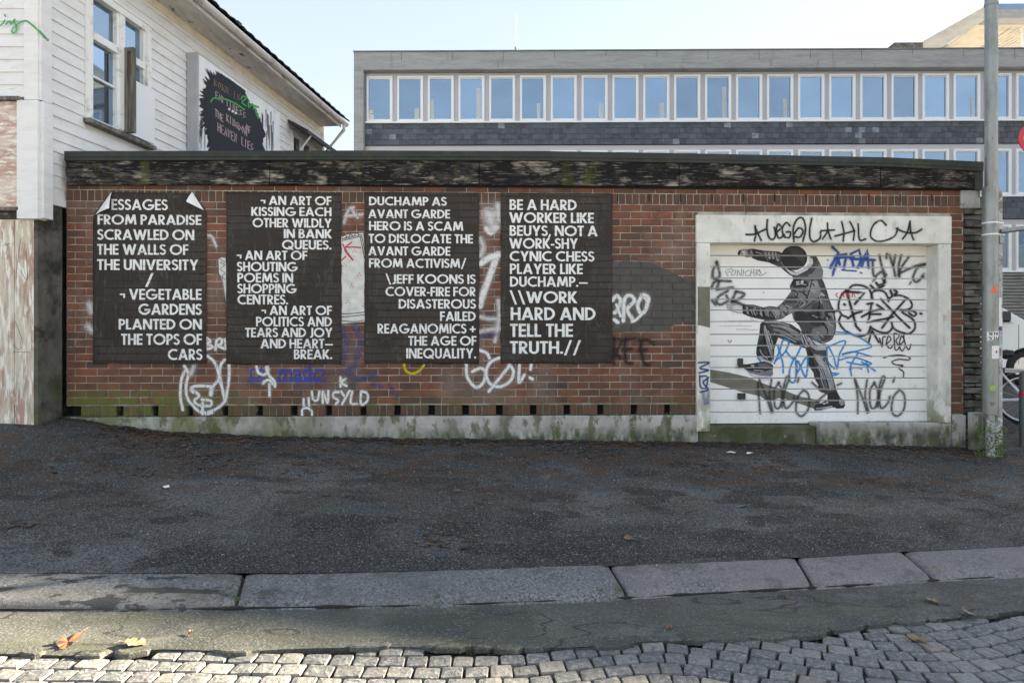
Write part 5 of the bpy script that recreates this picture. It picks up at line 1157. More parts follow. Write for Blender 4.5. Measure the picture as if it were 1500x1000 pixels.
# window with open dark casement and white sheet
c0 = HS.px(125, 100)[0]; c1 = wx1
W_ = MB(); fw = .07
W_.box(c0, c0+.085, -.035, .12, wzb, wzt); W_.box(c1-.085, c1, -.035, .12, wzb, wzt); W_.box(c0+.0855, c1-.0855, -.035, .12, wzt-.085, wzt); W_.box(c0-.02, c1+.02, -.05, .12, wzt+.001, wzt+.03)
W_.box(c0+.0855, c1-.0855, -.0, .12, wzb, wzb+.05)
win = W_.build('window', M['joinery'], H)
mb = MB(); mb.box(c0-.03, c1+.03, -.09, .1, wzb-.05, wzb-.001); mb.build('sill', M['greywood'], win)
xm0 = HS.px(174, 100)[0]; xm1 = HS.px(180, 100)[0]; zt_ = HS.px(150, 60)[1]; ztr = zt_+.0
mb = MB(); mb.box(xm0, xm1+.01, -.02, .09, wzb+.051, wzt-.086); zr0 = HS.px(137, 47)[1]; zr1 = HS.px(137, 58)[1]
for (a, b_) in ((c0+.086, xm0-.001), (xm1+.011, c1-.086)):
    mb.box(a, b_, -.012, .08, zr1, zr0)
    mb.box(a, a+.035, .0, .06, wzb+.052, zr1-.001); mb.box(b_-.035, b_, .0, .06, wzb+.052, zr1-.001); mb.box(a, a+.035, .0, .06, zr0+.001, wzt-.087); mb.box(b_-.035, b_, .0, .06, zr0+.001, wzt-.087)
    zm_ = HS.px(137, 111)[1]; mb.box(a+.036, b_-.036, .012, .05, zm_-.012, zm_+.012)
mb.build('sash', M['joinery'], win)
for (a, b_) in ((c0+.086, xm0-.001), (xm1+.011, c1-.086)):
    for (z0_, z1_) in ((wzb+.052, zr1-.002), (zr0+.002, wzt-.087)):
        mb = MB(); mb.box(a+.03, b_-.03, .056, .062, z0_, z1_); mb.build('pane', M['glass'], win)
ztc = HS.px(180, 70)[1]; 
mb = MB(); xh = xm1+.02
for (q0, q1, zz0, zz1) in ((0, .26, wzb+.03, ztc),):
    mb.box(xh-.02, xh+.03, -.15, -.11, zz0, zz1); mb.box(xh-.02, xh+.03, -.06, -.02, zz0, zz1); mb.box(xh-.02, xh+.03, -.11, -.06, zz0, zz0+.05); mb.box(xh-.02, xh+.03, -.11, -.06, zz1-.05, zz1); mb.box(xh, xh+.008, -.11, -.06, zz0+.05, zz1-.05)
mb.build('open_casement', M['greywood'], win)
a0, zA = HS.px(189, 108, -.06); a1 = HS.px(225.5, 134, -.06)[0]; zB = HS.px(225.5, 209, -.06)[1]; zA2 = HS.px(225.5, 134, -.06)[1]
mb = MB(); mb.box(a0, a1, -.075, -.06, zB-.03, zA2, ch=.002); o = mb.build('cover_sheet', M['whiteframe'], win)
# small window with awning
mb = MB(); mb.box(aw0, aw0+.07, -.03, .1, awb, awt); mb.box(aw1-.07, aw1, -.03, .1, awb, awt); mb.box(aw0+.071, aw1-.071, -.03, .1, awt-.07, awt); mb.box((aw0+aw1)/2-.03, (aw0+aw1)/2+.03, -.02, .08, awb, awt-.071)
w2 = mb.build('window', M['joinery'], H)
mb = MB(); mb.box(aw0+.07, aw1-.07, .05, .055, awb, awt-.07); mb.build('pane', M['glass_dark'], w2)
mb = MB(); zz = awt+.06; mb.faces([(aw0-.15, -.01, zz+.10), (aw1+.5, -.01, zz+.10), (aw1+.5, -.42, zz-.12), (aw0-.15, -.42, zz-.12), (aw0-.15, -.01, zz+.05), (aw1+.5, -.01, zz+.05), (aw1+.5, -.42, zz-.19), (aw0-.15, -.42, zz-.19)],
    [(0, 1, 2, 3), (4, 7, 6, 5), (3, 2, 6, 7), (0, 3, 7, 4), (1, 5, 6, 2), (0, 4, 5, 1)]); mb.build('awning', M['tile'], H)
for u in (aw0+.05, aw1+.25):
    mb = MB(); mb.tube([(u, -.40, zz-.18), (u-.1, -.02, zz-.75)], .018, 8); mb.build('awning_strut', M['gutter'], H)
# eaves: soffit, fascia, gutter, tiles
OV = .46; tG = HS.px(504, 193, -.5)[0]
mb = MB(); mb.box(-.6, tG-.12, -OV, -.013, zE-.02, zE+.0); 
mb.build('soffit', M['soffit'], H)
mb = MB(); mb.box(-.6, tG-.12, -OV-.02, -OV-.001, zE-.05, zE+.13); mb.build('eaves_board', M['gutter'], H)
mb = MB(); n = 12; P = []; gc = (-OV-.085, zE+.055); rg = .062
ts = [-.6+i*(tG+.6)/14 for i in range(15)]
for t_ in ts:
    for k in range(n+1):
        a = math.pi+math.pi*k/n; P.append((t_, gc[0]+rg*math.cos(a), gc[1]+rg*math.sin(a)))
mb.faces(P, [(i*(n+1)+k, (i+1)*(n+1)+k, (i+1)*(n+1)+k+1, i*(n+1)+k+1) for i in range(len(ts)-1) for k in range(n)], True)
g_ = mb.build('gutter', M['gutter'], H); sm = g_.modifiers.new('t', 'SOLIDIFY'); sm.thickness = .004
for t_ in [.4+i*.75 for i in range(12)]:
    if t_ > tG: break
    mb = MB(); mb.prism([(gc[0]+(rg+.006)*math.cos(math.pi+math.pi*k/n), gc[1]+(rg+.006)*math.sin(math.pi+math.pi*k/n)) for k in range(n+1)]+[(gc[0]+(rg+.001)*math.cos(math.pi*2-math.pi*k/n), gc[1]+(rg+.001)*math.sin(math.pi*2-math.pi*k/n)) for k in range(n+1)], t_, t_+.02, 'x')
    mb.build('gutter_bracket', M['gutter'], H)
mb = MB(); mb.tube([(tG-.12, gc[0], gc[1]-.05), (tG-.12, gc[0], gc[1]-.16), (tE+.02, -.05, zE-.52), (tE+.02, -.05, 1)], .038, 12); mb.build('downpipe', M['gutter'], H)
# roof deck and tiles (pitch 36 deg going up over the house), local +y is into the house
PT = R(36); ct, st = math.cos(PT), math.sin(PT)
y_e, z_e = -OV-.10, zE+.12
ridge_y = 3.9; rl = (ridge_y-y_e)/ct
mb = MB(); mb.prism([(y_e+.05, z_e-.03), (ridge_y, z_e-.03+(ridge_y-y_e-.05)*math.tan(PT)), (2*ridge_y-y_e-.05, z_e-.03), (2*ridge_y-y_e-.05, z_e-.06), (ridge_y, z_e-.08+(ridge_y-y_e-.05)*math.tan(PT)), (y_e+.05, z_e-.06)], -.6, tG-.1, 'x'); mb.build('roof_deck', M['tile'], H)
mb = MB(); mb.prism([(.0, zE), (ridge_y, z_e-.2+(ridge_y-y_e-.05)*math.tan(PT)), (7.8, zE)], tE-.1, tE, 'x'); mb.prism([(.0, zE), (ridge_y, z_e-.2+(ridge_y-y_e-.05)*math.tan(PT)), (7.8, zE)], .0, .1, 'x'); mb.build('gable', M['clap'], H)
def tilemesh(L_=.34, w_=.27):
    mb = MB(); n = 10; P = []
    for s_ in (0, 1):
        for k in range(n+1):
            x = w_*k/n; h = .028*(.5+.5*math.cos(2*math.pi*k/n*1.0+2.2))
            for d in (0, .016):
                P.append((x, s_*L_*ct+(-d*st), s_*L_*st+(h+d)*ct-s_*.022))
    m_ = (n+1)*2
    F = []
    for k in range(n):
        a = k*2; F += [(a, a+2, m_+a+2, m_+a), (a+1, m_+a+1, m_+a+3, a+3), (a, a+1, a+3, a+2), (m_+a, m_+a+2, m_+a+3, m_+a+1)]
    F += [(0, m_, m_+1, 1), (n*2, n*2+1, m_+n*2+1, m_+n*2)]
    mb.faces(P, F); return mb
tm = tilemesh().data('roof_tile', M['tile'])
count = 0; t_ = -.6; cols_ = []
while t_ < tG-.1: cols_.append(t_); t_ += .262
for r_ in range(4):
    for t_ in cols_:
        o = link('roof_tile', tm, H); o.location = (t_, y_e-.04+r_*.30*ct, z_e+r_*.30*st-.005+random.uniform(-.004, .004)); o.rotation_euler = (random.uniform(-.03, .02), 0, random.uniform(-.01, .01))
tb = tilemesh(); allt = MB()
for r_ in range(4, 17):
    for t_ in cols_:
        allt.faces([(v[0]+t_, v[1]+y_e-.04+r_*.30*ct, v[2]+z_e+r_*.30*st-.005) for v in tb.v], tb.f)
allt.build('roof_tile_field', M['tile'], H, 'stuff')
mb = MB(); u_ = HS.px(360, 45, -.45)[0]; mb.box(u_, u_+.05, -.30, -.26, z_e+.05, z_e+.26); mb.box(u_-.02, u_+.10, -.33, -.24, z_e+.26, z_e+.30); mb.build('roof_vent', M['tile'], H)
# corner boards, front face
mb = MB(); cz0 = HS.px(60, 320)[1]; cz1 = 1.346
zled = (500-148)/1000*7.477
HM = HS.M
# front face built in its own plane, still child of the house
FR = Fr(-5.181, 7.477, 1, .0)
HFe = FR.M
def frontpart(mb, nm, m): 
    T_ = HS.I @ FR.M; mb.v = [tuple(T_ @ Vector(v)) for v in mb.v]; return mb.build(nm, m, H)
f = lambda px, py: FR.px(px, py)
cb = MB(); cb.box(f(37, 0)[0], .0, -.02, .1, zled+.01, 5); frontpart(cb, 'corner_board', M['clap'])
cb = MB(); cb.box(.0, .145, -.03, .05, zled+.01, 5); cb.build('corner_board', M['clap'], H)
cb = MB(); cb.box(f(29, 0)[0], .02, -.05, .1, 1.335, zled-.005, ch=.004); frontpart(cb, 'corner_casing', M['clap'])
cb = MB(); cb.box(.0, .135, -.055, .05, 1.35, zled-.005, ch=.004); cb.build('corner_casing', M['clap'], H)
cb = MB(); cb.box(-2.2, f(34, 0)[0], -.07, .05, zled-.01, zled+.03, ch=.003); frontpart(cb, 'ledge', M['greywood'])
mb = MB(); mb.box(-3.0, f(38, 0)[0], .03, .15, zled+.03, 5); frontpart(mb, 'wall', M['clap'])
z = zled+.04
while z < 4.6:
    mb = MB(); mb.faces([(-2.4, .03, z), (-2.4, -.004, z), (-2.4, .014, z+.145), (f(37, 0)[0]-.002, .03, z), (f(37, 0)[0]-.002, -.004, z), (f(37, 0)[0]-.002, .014, z+.145)], [(0, 1, 4, 3), (1, 2, 5, 4), (0, 2, 1), (3, 4, 5)])
    frontpart(mb, 'clapboard', M['clap']); z += .139
mb = MB(); mb.box(-2.2, f(28.5, 0)[0], -.012, .1, f(0, 304)[1], zled-.012); frontpart(mb, 'plywood_panel', M['ply'])
mb = MB(); mb.box(-2.2, f(28.5, 0)[0]+.02, -.05, .1, f(0, 309)[1], f(0, 304)[1]-.002); frontpart(mb, 'bottom_rail', M['greywood'])
for (a, b_) in ((-60, 17.5), (18.5, 47.5)):
    mb = MB(); u0, u1 = f(a, 400)[0], f(b_, 400)[0]; mb.box(u0, u1, .03, .08, f(0, 612 if b_ > 20 else 603)[1]-.15, f(0, 321)[1]); frontpart(mb, 'plywood_door', M['ply2'])
mb = MB(); mb.box(-3, f(48, 400)[0], .085, .12, -1.1, 1.4); frontpart(mb, 'backing', M['basecon'])
q = Paint(FR, .03, 'flat'); q.stroke('thin', 1, [(7, 355), (12, 362), (8, 372)], [(4, 360), (14, 357)], [(22, 470), (33, 500), (28, 512), (20, 505)], [(30, 350), (24, 400)], [(20, 515), (44, 516)], [(38, 368), (40, 410), (30, 395)])
q.mb.v = [tuple((HS.I @ FR.M) @ Vector(v)) for v in q.mb.v]; q.build('scribble', H)
q = Paint(FR, -.0225, 'flat'); q.stroke('green', 3.2, [(0, 38), (5, 34), (7, 30)], [(7, 22), (8, 24)], [(9, 36), (14, 31), (16, 36), (22, 28), (20, 33), (24, 37), (24, 45), (20, 49), (17, 45), (22, 39), (30, 33), (38, 31), (46, 36), (56, 45)])
q.mb.v = [tuple((HS.I @ FR.M) @ Vector(v)) for v in q.mb.v]; q.build('green_tag', H)
q = Paint(HS, -.031, 'flat'); q.stroke('green', 4, [(57.5, 46), (63, 52), (70, 59)]); q.build('green_tag', H)
# basement wall beside the garage
mb = MB(); mb.box(.02, .36, .0+.03, .4, -1.3, zlow-.0); mb.box(.36, 7.8, .2, .4, -1.3, zlow); mb.build('basement_wall', M['basecon'], H)
mb = MB(); mb.box(.13, .42, -.012, .03, zlow-.07, zlow+.0); mb.build('skirt_board', M['clap'], H)
# ---------------------------------------------------------------- light box sign on the house
t0 = HS.px(273, 150)[0]
# depth so that its front edge shows at column 289
lo, hi = 0, 1
for _ in range(40):
    md = (lo+hi)/2
    if HS.px(289, 150, -md)[0] > t0: hi = md      # deeper -> smaller u
    else: lo = md
    if HS.px(289, 150, -md)[0] < t0: hi = md
    else: lo = md
bd_ = None
best = min(((abs(HS.px(289, 150, -d/200)[0]-t0), d/200) for d in range(4, 120)))[1]
t1 = HS.px(410, 190, -best)[0]; sz1 = HS.px(289, 76, -best)[1]; sz0 = sz1-2.9
SG = empty('sign_board', HS.M @ Vector((t0, 0, sz0)), 'large white box sign with black paint splash and sprayed writing on the house wall', 'sign', None, HS.yaw)
mb = MB(); mb.box(0, t1-t0, -best, -.005, 0, sz1-sz0, ch=.006); mb.build('case', M['billgrey'], SG)
mb = MB(); mb.box(.03, t1-t0-.03, -best-.012, -best-.001, .03, sz1-sz0-.03); mb.build('face', M['billwhite'], SG)
for y_ in (.03, (t1-t0)-.001):
    pass
q = Paint(HS, -best-.014, 'flat')
core0 = [(303, 124), (308, 118), (313, 112), (320, 108), (336, 112), (352, 118), (359, 130), (361, 142), (366, 150), (374, 160), (382, 176), (386, 190), (386, 222), (306, 222), (306, 200), (300, 180), (296, 160), (298, 140)]
random.seed(9); core = []
for (ax_, ay_), (bx_, by2) in zip(core0, core0[1:]+core0[:1]):
    for q_ in range(7):
        t_ = q_/7; x_, y_ = ax_+(bx_-ax_)*t_, ay_+(by2-ay_)*t_
        cx_, cy_ = 338, 160; d_ = math.hypot(x_-cx_, y_-cy_); e_ = random.choice((0, 0, 1, 1, 1))*random.uniform(.02, .16 if x_ < 345 else .09)-random.uniform(0, .05)
        y2 = y_+(y_-cy_)*e_ if y_ < 221 else y_
        core.append((max(291.5, x_+(x_-cx_)*e_), max(79+(x_-289)*.72+3, y2)))
q.fill('f_black', core)
random.seed(3)
for k in range(95):
    a = random.uniform(R(95), R(235)) if k < 70 else random.uniform(R(20), R(95))
    r0, r1 = 14, random.uniform(26, 62) if k < 70 else random.uniform(25, 42)
    cx, cy = 328, 150
    w_ = random.uniform(.8, 2.6)
    x0, y0_ = cx+r0*1.3*math.cos(a), cy-r0*2.0*math.sin(a); x1, y1_ = cx+r1*.72*math.cos(a), cy-r1*1.0*math.sin(a)
    x1 = max(291.5, x1); y1_ = max(79+(x1-289)*.72+4, y1_)
    nx_, ny_ = -(y1_-y0_), x1-x0; d_ = math.hypot(nx_, ny_) or 1; nx_ /= d_; ny_ /= d_
    q.emit([[(x0+nx_*w_*2, y0_+ny_*w_*2, .5, .5), (x1+nx_*.3, y1_+ny_*.3, .5, .5), (x1-nx_*.3, y1_-ny_*.3, .5, .5), (x0-nx_*w_*2, y0_-ny_*w_*2, .5, .5)]], M['f_black'])
for k in range(26):
    x = random.choice([random.uniform(291, 306), random.uniform(380, 400)]); y = random.uniform(160, 195)
    q.emit([[(x, y, .5, .5), (x+1, y, .5, .5), (x+.9, y+random.uniform(15, 45), .5, .5), (x+.3, y+random.uniform(15, 40), .5, .5)]], M['f_black'])
setworld(q.build('paint_splash', SG), HS.M)
def hand(q, m, w_, s, x0, y0, cw, hh, sl):
    H_ = {'B': [[(0, 0), (0, 1), (.7, .8), (.1, .5), (.8, .25), (0, 0)]], 'O': [[(.4, 1), (0, .5), (.4, 0), (.8, .5), (.4, 1)]], 'R': [[(0, 0), (0, 1), (.8, .8), (.1, .5), (.8, 0)]], 'N': [[(0, 0), (0, 1), (.7, 0), (.7, 1)]], 'I': [[(.3, 0), (.3, 1)]], 'S': [[(.8, .9), (.1, .85), (.2, .5), (.8, .3), (0, .05)]],
          'E': [[(.8, 1), (0, 1), (0, 0), (.8, 0)], [(0, .5), (.6, .5)]], 'M': [[(0, 0), (.1, 1), (.4, .3), (.7, 1), (.8, 0)]], 'P': [[(0, 0), (0, 1), (.8, .8), (.1, .5)]], 'T': [[(.4, 0), (.4, 1)], [(0, 1), (.9, 1)]], 'H': [[(0, 0), (0, 1)], [(.8, 0), (.8, 1)], [(0, .5), (.8, .5)]], 'K': [[(0, 0), (0, 1)], [(.8, 1), (.1, .5), (.8, 0)]],
          'G': [[(.8, .9), (.1, .8), (0, .2), (.7, .1), (.8, .5), (.4, .5)]], 'D': [[(0, 0), (0, 1), (.8, .5), (0, 0)]], 'F': [[(.8, 1), (0, 1), (0, 0)], [(0, .5), (.6, .5)]], 'A': [[(0, 0), (.4, 1), (.8, 0)], [(.15, .4), (.7, .4)]], 'V': [[(0, 1), (.4, 0), (.8, 1)]], 'L': [[(0, 1), (0, 0), (.8, 0)]], ' ': [], 'Y': [[(0, 1), (.4, .5), (.8, 1)], [(.4, .5), (.4, 0)]]}
    for i, c in enumerate(s):
        for l in H_[c]:
            q.stroke(m, w_, [(x0+(i+gx*.82)*cw, y0+(i+gx*.82)*cw*sl+(1-gy)*hh) for gx, gy in l], smooth=False)
q = Paint(HS, -best-.018, 'flat')
hand(q, 'brown', 1.6, 'BORN IS', 314, 116, 5.6, 10, .62)
hand(q, 'pinkw', 1.5, 'EMPTINESS', 316, 134, 5.0, 9.5, .72)
hand(q, 'pinkw', 1.7, 'THE', 315, 160, 4.4, 10, .75); hand(q, 'pinkw', 1.7, 'KINGDOM', 332, 167, 4.4, 10.5, .75); hand(q, 'pinkw', 1.7, 'OF', 360, 182, 4.0, 10, .7)
hand(q, 'pinkw', 1.7, 'HEAVEN', 319, 180, 4.9, 12, .62); hand(q, 'pinkw', 1.7, 'LIES', 354, 201, 4.4, 11, .6)
q.stroke('green', 3.2, [(309, 149), (313, 144), (330, 146), (345, 152), (358, 161)], [(353, 145), (356, 141), (361, 144), (354, 150), (360, 155)], [(364, 148), (364, 158), (369, 152), (372, 160)], [(368, 154), (378, 157)], [(374, 160), (376, 168), (379, 174)])
q.stroke('w', 4, [(335.5, 160), (336, 160.6)], [(340.5, 163), (341, 163.6)], [(345, 165.5), (345.5, 166)])
setworld(q.build('sprayed_writing', SG), HS.M)
# ---------------------------------------------------------------- office building behind
OB = Fr(0, 30, 1, -.012)
OF = OB.empty('office_building', 'long grey concrete office building with a band of white framed windows and slate', 'building')
ox0 = OB.px(521, 90)[0]; ox1 = 24.4
ot = OB.px(1000, 79)[1]
mb = MB(); mb.box(ox0, ox1, -.35, 14, ot-.78, ot, ch=.02); mb.box(ox0, OB.px(535, 100)[0], -.35, 0.3, -2.5, ot-.782, ch=.01); mb.build('concrete_frame', M['conc'], OF)
mb = MB(); mb.box(ox0-.02, ox1, -.38, -.1, ot+.001, ot+.05); mb.build('roof_edge', M['cladding'], OF)
for k, px in enumerate(range(590, 1500, 74)):
    mb = MB(); u = OB.px(px, 90)[0]; mb.box(u-.01, u+.01, -.3515, -.345, ot-random.uniform(.2, .5), ot-.0); mb.build('panel_joint', M['stone'], OF)
mb = MB(); mb.box(ox0+.1, ox1, .32, 14, -2.5, ot-.783); mb.build('wall', M['render'], OF)
wp = 45.0*.03; wx = OB.px(537.3, 140)[0]
rowsW = [(OB.px(1000, 110)[1], OB.px(1000, 177)[1]), (OB.px(1000, 220)[1], OB.px(1000, 287)[1]), (OB.px(1000, 330)[1], OB.px(1000, 397)[1])]
fw_ = 38*.03
def front_(nm, m, *bx):
    mb = MB()
    for b_ in bx: mb.box(*b_)
    return mb.build(nm, m, OF)
wmesh = None
proto = {}
def winmeshes(h):
    mb = MB(); t_ = .085
    mb.box(0, fw_, -.04, .28, 0, t_); mb.box(0, fw_, -.04, .28, h-t_, h); mb.box(0, t_, -.04, .28, t_+.001, h-t_-.001); mb.box(fw_-t_-.03, fw_, -.04, .28, t_+.001, h-t_-.001)
    mb.box(t_+.001, fw_-t_-.031, .02, .05, t_, t_+.04); mb.box(t_+.001, fw_-t_-.031, .02, .05, h-t_-.04, h-t_)
    g = MB(); g.box(t_, fw_-t_-.03, .045, .055, t_, h-t_)
    return mb.data('window', M['whiteframe']), g.data('pane', M['glass'])
curt = {0: 'shelf', 1: 'r', 2: 'l', 3: 'r', 5: 'r', 7: 'r', 9: 'r', 11: 'r', 13: 'r', 16: 'l', 19: 'r'}
for r_, (zt_, zb_) in enumerate(rowsW):
    h = zt_-zb_; fm, gm = winmeshes(h); k = 0; x = wx
    while x+fw_ < ox1:
        show = (r_ == 0) or (r_ == 1 and x/30 > .05) or (r_ == 2 and x/30 > .62)
        if show:
            o = link('window', fm, OF, loc=(x, 0, zb_)); pn = link('pane', gm, o)
            if r_ == 0 and k in curt:
                cm = MB()
                if curt[k] == 'shelf': cm.box(.1, .3, .03, .043, .12, .35); cm.box(.1, .28, .03, .043, .38, .52)
                else:
                    a = .78 if curt[k] == 'r' else .1
                    a += random.uniform(-.06, .03); hc = random.choice((.6, .8, .95, 1.5)); nc = random.choice((2, 3, 4))
                    for q_ in range(nc): cm.box(a+q_*.05, a+q_*.05+.035, .03, .043, .09, hc)
                cm.build('curtain', M['curtain'], o)
        x += wp; k += 1
    # render piers between, head strip, sill
    mb = MB(); mb.box(OB.px(535, 100)[0], ox1, .05, .31, zt_+.001, zt_+.24 if r_ else ot-.79); x = wx; k = 0
    mb.box(OB.px(535, 100)[0], wx-.002, .05, .31, zb_, zt_)
    while x+fw_ < ox1: mb.box(x+fw_+.002, x+wp-.002, .05, .31, zb_, zt_); x += wp
    mb.build('render_band', M['render'], OF)
    mb = MB(); mb.box(OB.px(535, 100)[0], ox1, -.07, .31, zb_-.07, zb_-.002); mb.build('sill', M['whiteframe'], OF)
def slates(zt_, zb_, x0, x1, indiv):
    n = round((zt_-zb_)/.216); h = (zt_-zb_)/n; lst = []
    for j in range(n):
        x = x0-(.15 if j % 2 else 0)
        while x < x1:
            w_ = .30; a, b_ = max(x, x0), min(x+w_, x1)
            if b_-a > .05: lst.append((a, b_, zb_+j*h))
            x += w_
    sm = [MB() for _ in range(3)]
    md = []
    for q_ in sm:
        q_.faces([(.004, -.012, .004), (.296, -.012, .004), (.296, 0, h), (.004, 0, h), (.004, .01, .004), (.296, .01, .004)], [(0, 1, 2, 3), (0, 4, 5, 1), (0, 3, 4), (1, 5, 2)]); md.append(q_.data('slate', M['slate']))
    rb = MB()
    full = [s_ for s_ in lst if abs(s_[1]-s_[0]-.3) < 1e-3]
    full.sort(key=lambda s_: abs(s_[0])) 
    pick = set(full[:indiv])
    for s_ in lst:
        j = random.uniform(-.004, .004)
        if s_ in pick: link('slate', random.choice(md), OF, loc=(s_[0], .0+j, s_[2]))
        else: rb.faces([(s_[0]+.004, -.012+j, s_[2]+.004), (s_[1]-.004, -.012+j, s_[2]+.004), (s_[1]-.004, j, s_[2]+h), (s_[0]+.004, j, s_[2]+h), (s_[0]+.004, .01, s_[2]+.004), (s_[1]-.004, .01, s_[2]+.004)], [(0, 1, 2, 3), (0, 4, 5, 1), (0, 3, 4), (1, 5, 2)])
    rb.build('slate_courses', M['slate'], OF, 'stuff')
    mb = MB(); mb.box(x0, x1, .006, .31, zb_-.02, zt_+.0); mb.build('slate_backing', M['dark'], OF)
sx0 = OB.px(535, 200)[0]+.003
slates(rowsW[0][1]-.072, rowsW[1][0]+.26, sx0, ox1, 300)
slates(rowsW[1][1]-.072, rowsW[2][0]+.26, 10, ox1, 0)
mb = MB(); z = rowsW[2][1]-.08
while z > -.5: mb.box(10, ox1, -.02, .3, z-.13, z-.02); z -= .14
mb.build('cladding', M['cladding'], OF, 'stuff')
# things on the roof
mb = MB(); u0, z0_ = OB.px(1310, 75, 6)[0], ot; u1 = OB.px(1352, 75, 6)[0]; zt_ = OB.px(1310, 62.5, 6)[1]
mb.prism([(u0-1.1, z0_), (u0+.0, zt_), (u1, zt_), (u1, z0_)], 6, 9, 'y'); o = mb.build('roof_housing', M['stone'], OF)
am = empty('antenna_mast', OB.M @ Vector((OB.px(756, 78, 3)[0], 3, ot)), 'thin white antenna mast standing on the office roof', 'antenna')
hh = OB.px(756, 20, 3)[1]-ot
mb = MB(); mb.tube([(0, 0, 0), (0, 0, hh*.48)], .032, 8); mb.tube([(0, 0, hh*.48), (0, 0, hh)], .02, 8); mb.build('mast', M['whiteframe'], am)
mb = MB(); mb.tube([(0, 0, hh*.45), (0, 0, hh*.50)], .07, 8); mb.build('joint', M['cladding'], am)
mb = MB(); u = OB.px(1218, 74, .2)[0]; mb.tube([(u-.25, .2, ot+.04), (u-.2, .2, ot+.14), (u+.25, .2, ot+.14), (u+.4, .2, ot+.05)], .04, 6); mb.build('vent_cowl', M['dark'], OF)
# concrete terrace block behind, upper right
TB = Fr(0, 38, 1, -.012); TE = TB.empty('terrace_block', 'concrete building coloured as if in warm sun, with a raking roof beam and railing above the office roof', 'building')
f = lambda x, y, o=0: TB.px(x, y, o)
a, b_, c, d = f(1326, 76), f(1442, 11), f(1442, 30), f(1368, 76)
mb = MB(); mb.prism([a, (a[0]-3, a[1]-1.8), (d[0]-3.2, d[1]-1.8), d, c, b_], -.3, .5, 'y'); mb.build('raking_beam', M['conc_warm'], TE)
m1, m2 = f(1332, 74.5), f(1442, 19); mb = MB(); mb.prism([m1, m2, (m2[0], m2[1]-.06), (m1[0], m1[1]-.06)], -.33, -.301, 'y'); mb.build('beam_lip', M['conc_warm'], TE)
e, g_, = f(1442, 18), f(1560, 17)
mb = MB(); mb.box(b_[0]+.001, g_[0]+2, -.3, .5, f(1442, 31)[1], f(1442, 18)[1]); mb.build('top_beam', M['conc'], TE)
mb = MB(); mb.prism([(d[0]+.3, d[1]), c, (g_[0]+2, c[1]), (g_[0]+2, c[1]+.2), (c[0]+.2, c[1]+.2)], .501, 10, 'y'); mb.build('soffit_slab', M['conc_warm'], TE)
mb = MB(); mb.box(d[0]-6, g_[0]+2, 9, 9.3, 3, c[1]); mb.build('back_wall', M['conc_warm'], TE)
u, z_ = f(1389, 65, 1); mb = MB(); mb.box(f(1370, 70, 1)[0], u, 1, 1.3, 8, z_); mb.build('parapet', M['conc_warm'], TE)
p0, p1 = f(1428, 76, 1), f(1494, 33, 1)
for k in range(11):
    mb = MB(); q0 = (p0[0]+k*.28, p0[1]); q1 = (p1[0], p1[1]-k*.165-.1)
    if k == 0: q1 = p1
    mb.tube([(q0[0], 1, q0[1]-.0), (q1[0], 1, q1[1])], .06 if k == 0 else .028, 6); mb.build('rail', M['conc_warm'], TE)
mb = MB(); u = f(1496, 33, 1)[0]; mb.box(u, u+.12, .9, 1.02, 9, f(1496, 31, 1)[1]); mb.build('rail_post', M['whiteframe'], TE)
mb = MB(); mb.box(b_[0]+.2, g_[0], -.25, -.24, f(1442, 17.5)[1], f(1442, 9)[1]); mb.build('glass_railing', M['glass'], TE)
# ---------------------------------------------------------------- unseen shade caster, added out of view and shaped to set the shadow edge
qa = Fr(36*math.sin(R(SUN_AZ)), 36*math.cos(R(SUN_AZ)), -math.cos(R(SUN_AZ)), math.sin(R(SUN_AZ)))
NB = qa.empty('shade_caster', 'added unseen shade caster shaped as a cream gabled house with a flat roofed block', 'building')
def Hq(q_): return 8.69+.325*6+(q_-4.85)*.53
mb = MB(); mb.prism([(-4, -2.3), (5.05, -2.3), (5.05, Hq(5.05)), (-4, Hq(-4))], -9, 0, 'y'); mb.box(5.05, 16.8, -9, 0, -2.3, 18.6); mb.build('wall', M['cream_wall'], NB)
mb = MB(); mb.box(5.03, 16.95, -9.2, .0, 18.601, 18.75); mb.build('roof', M['roof_felt'], NB)
for zf in (0.2, 3.2, 6.2, 9.2, 12.2):
    for xq in (-2.8, -.4, 2.0, 4.4, 6.4, 9.2, 11.3, 13.4, 15.2):
        if xq < 4.5 and zf+1.6 > Hq(xq)-.4: continue
        mb = MB(); mb.box(xq, xq+1, .001, .05, zf, zf+1.5, ch=.02); o = mb.build('window', M['whiteframe'], NB)
        mb = MB(); mb.box(xq+.08, xq+.92, .051, .056, zf+.08, zf+1.42); mb.build('pane', M['glass_dark'], o)
# ---------------------------------------------------------------- van
vy = 12.6; vg = gz(9.4, 12.6); vx = .753*12.6
V = empty('parked_van', (vx, vy, vg), 'white people carrier parked in the side street behind the pole', 'car')
prof = [(-3.35, .35), (-3.4, .9), (-3.3, 1.1), (-3.15, 1.6), (-2.9, 1.72), (-1.1, 1.74), (-.85, 1.68), (0.05, 1.16), (.45, 1.06), (.80, .92), (.9, .62), (.88, .32), (.40, .30)]
arch = lambda cx: [(cx+.37*math.cos(t_), .32+.37*math.sin(t_)) for t_ in [R(a_) for a_ in range(0, 181, 20)]]
side = prof[:-1]+[(.88, .30)]+arch(0)+arch(-2.75)
bm_ = MB(); bm_.prism(side, 0, 1.75, 'y'); o = bm_.build('body', M['van'], V)
bv = o.modifiers.new('b', 'BEVEL'); bv.width = .05; bv.segments = 3; bv.limit_method = 'ANGLE'; bv.angle_limit = R(40)
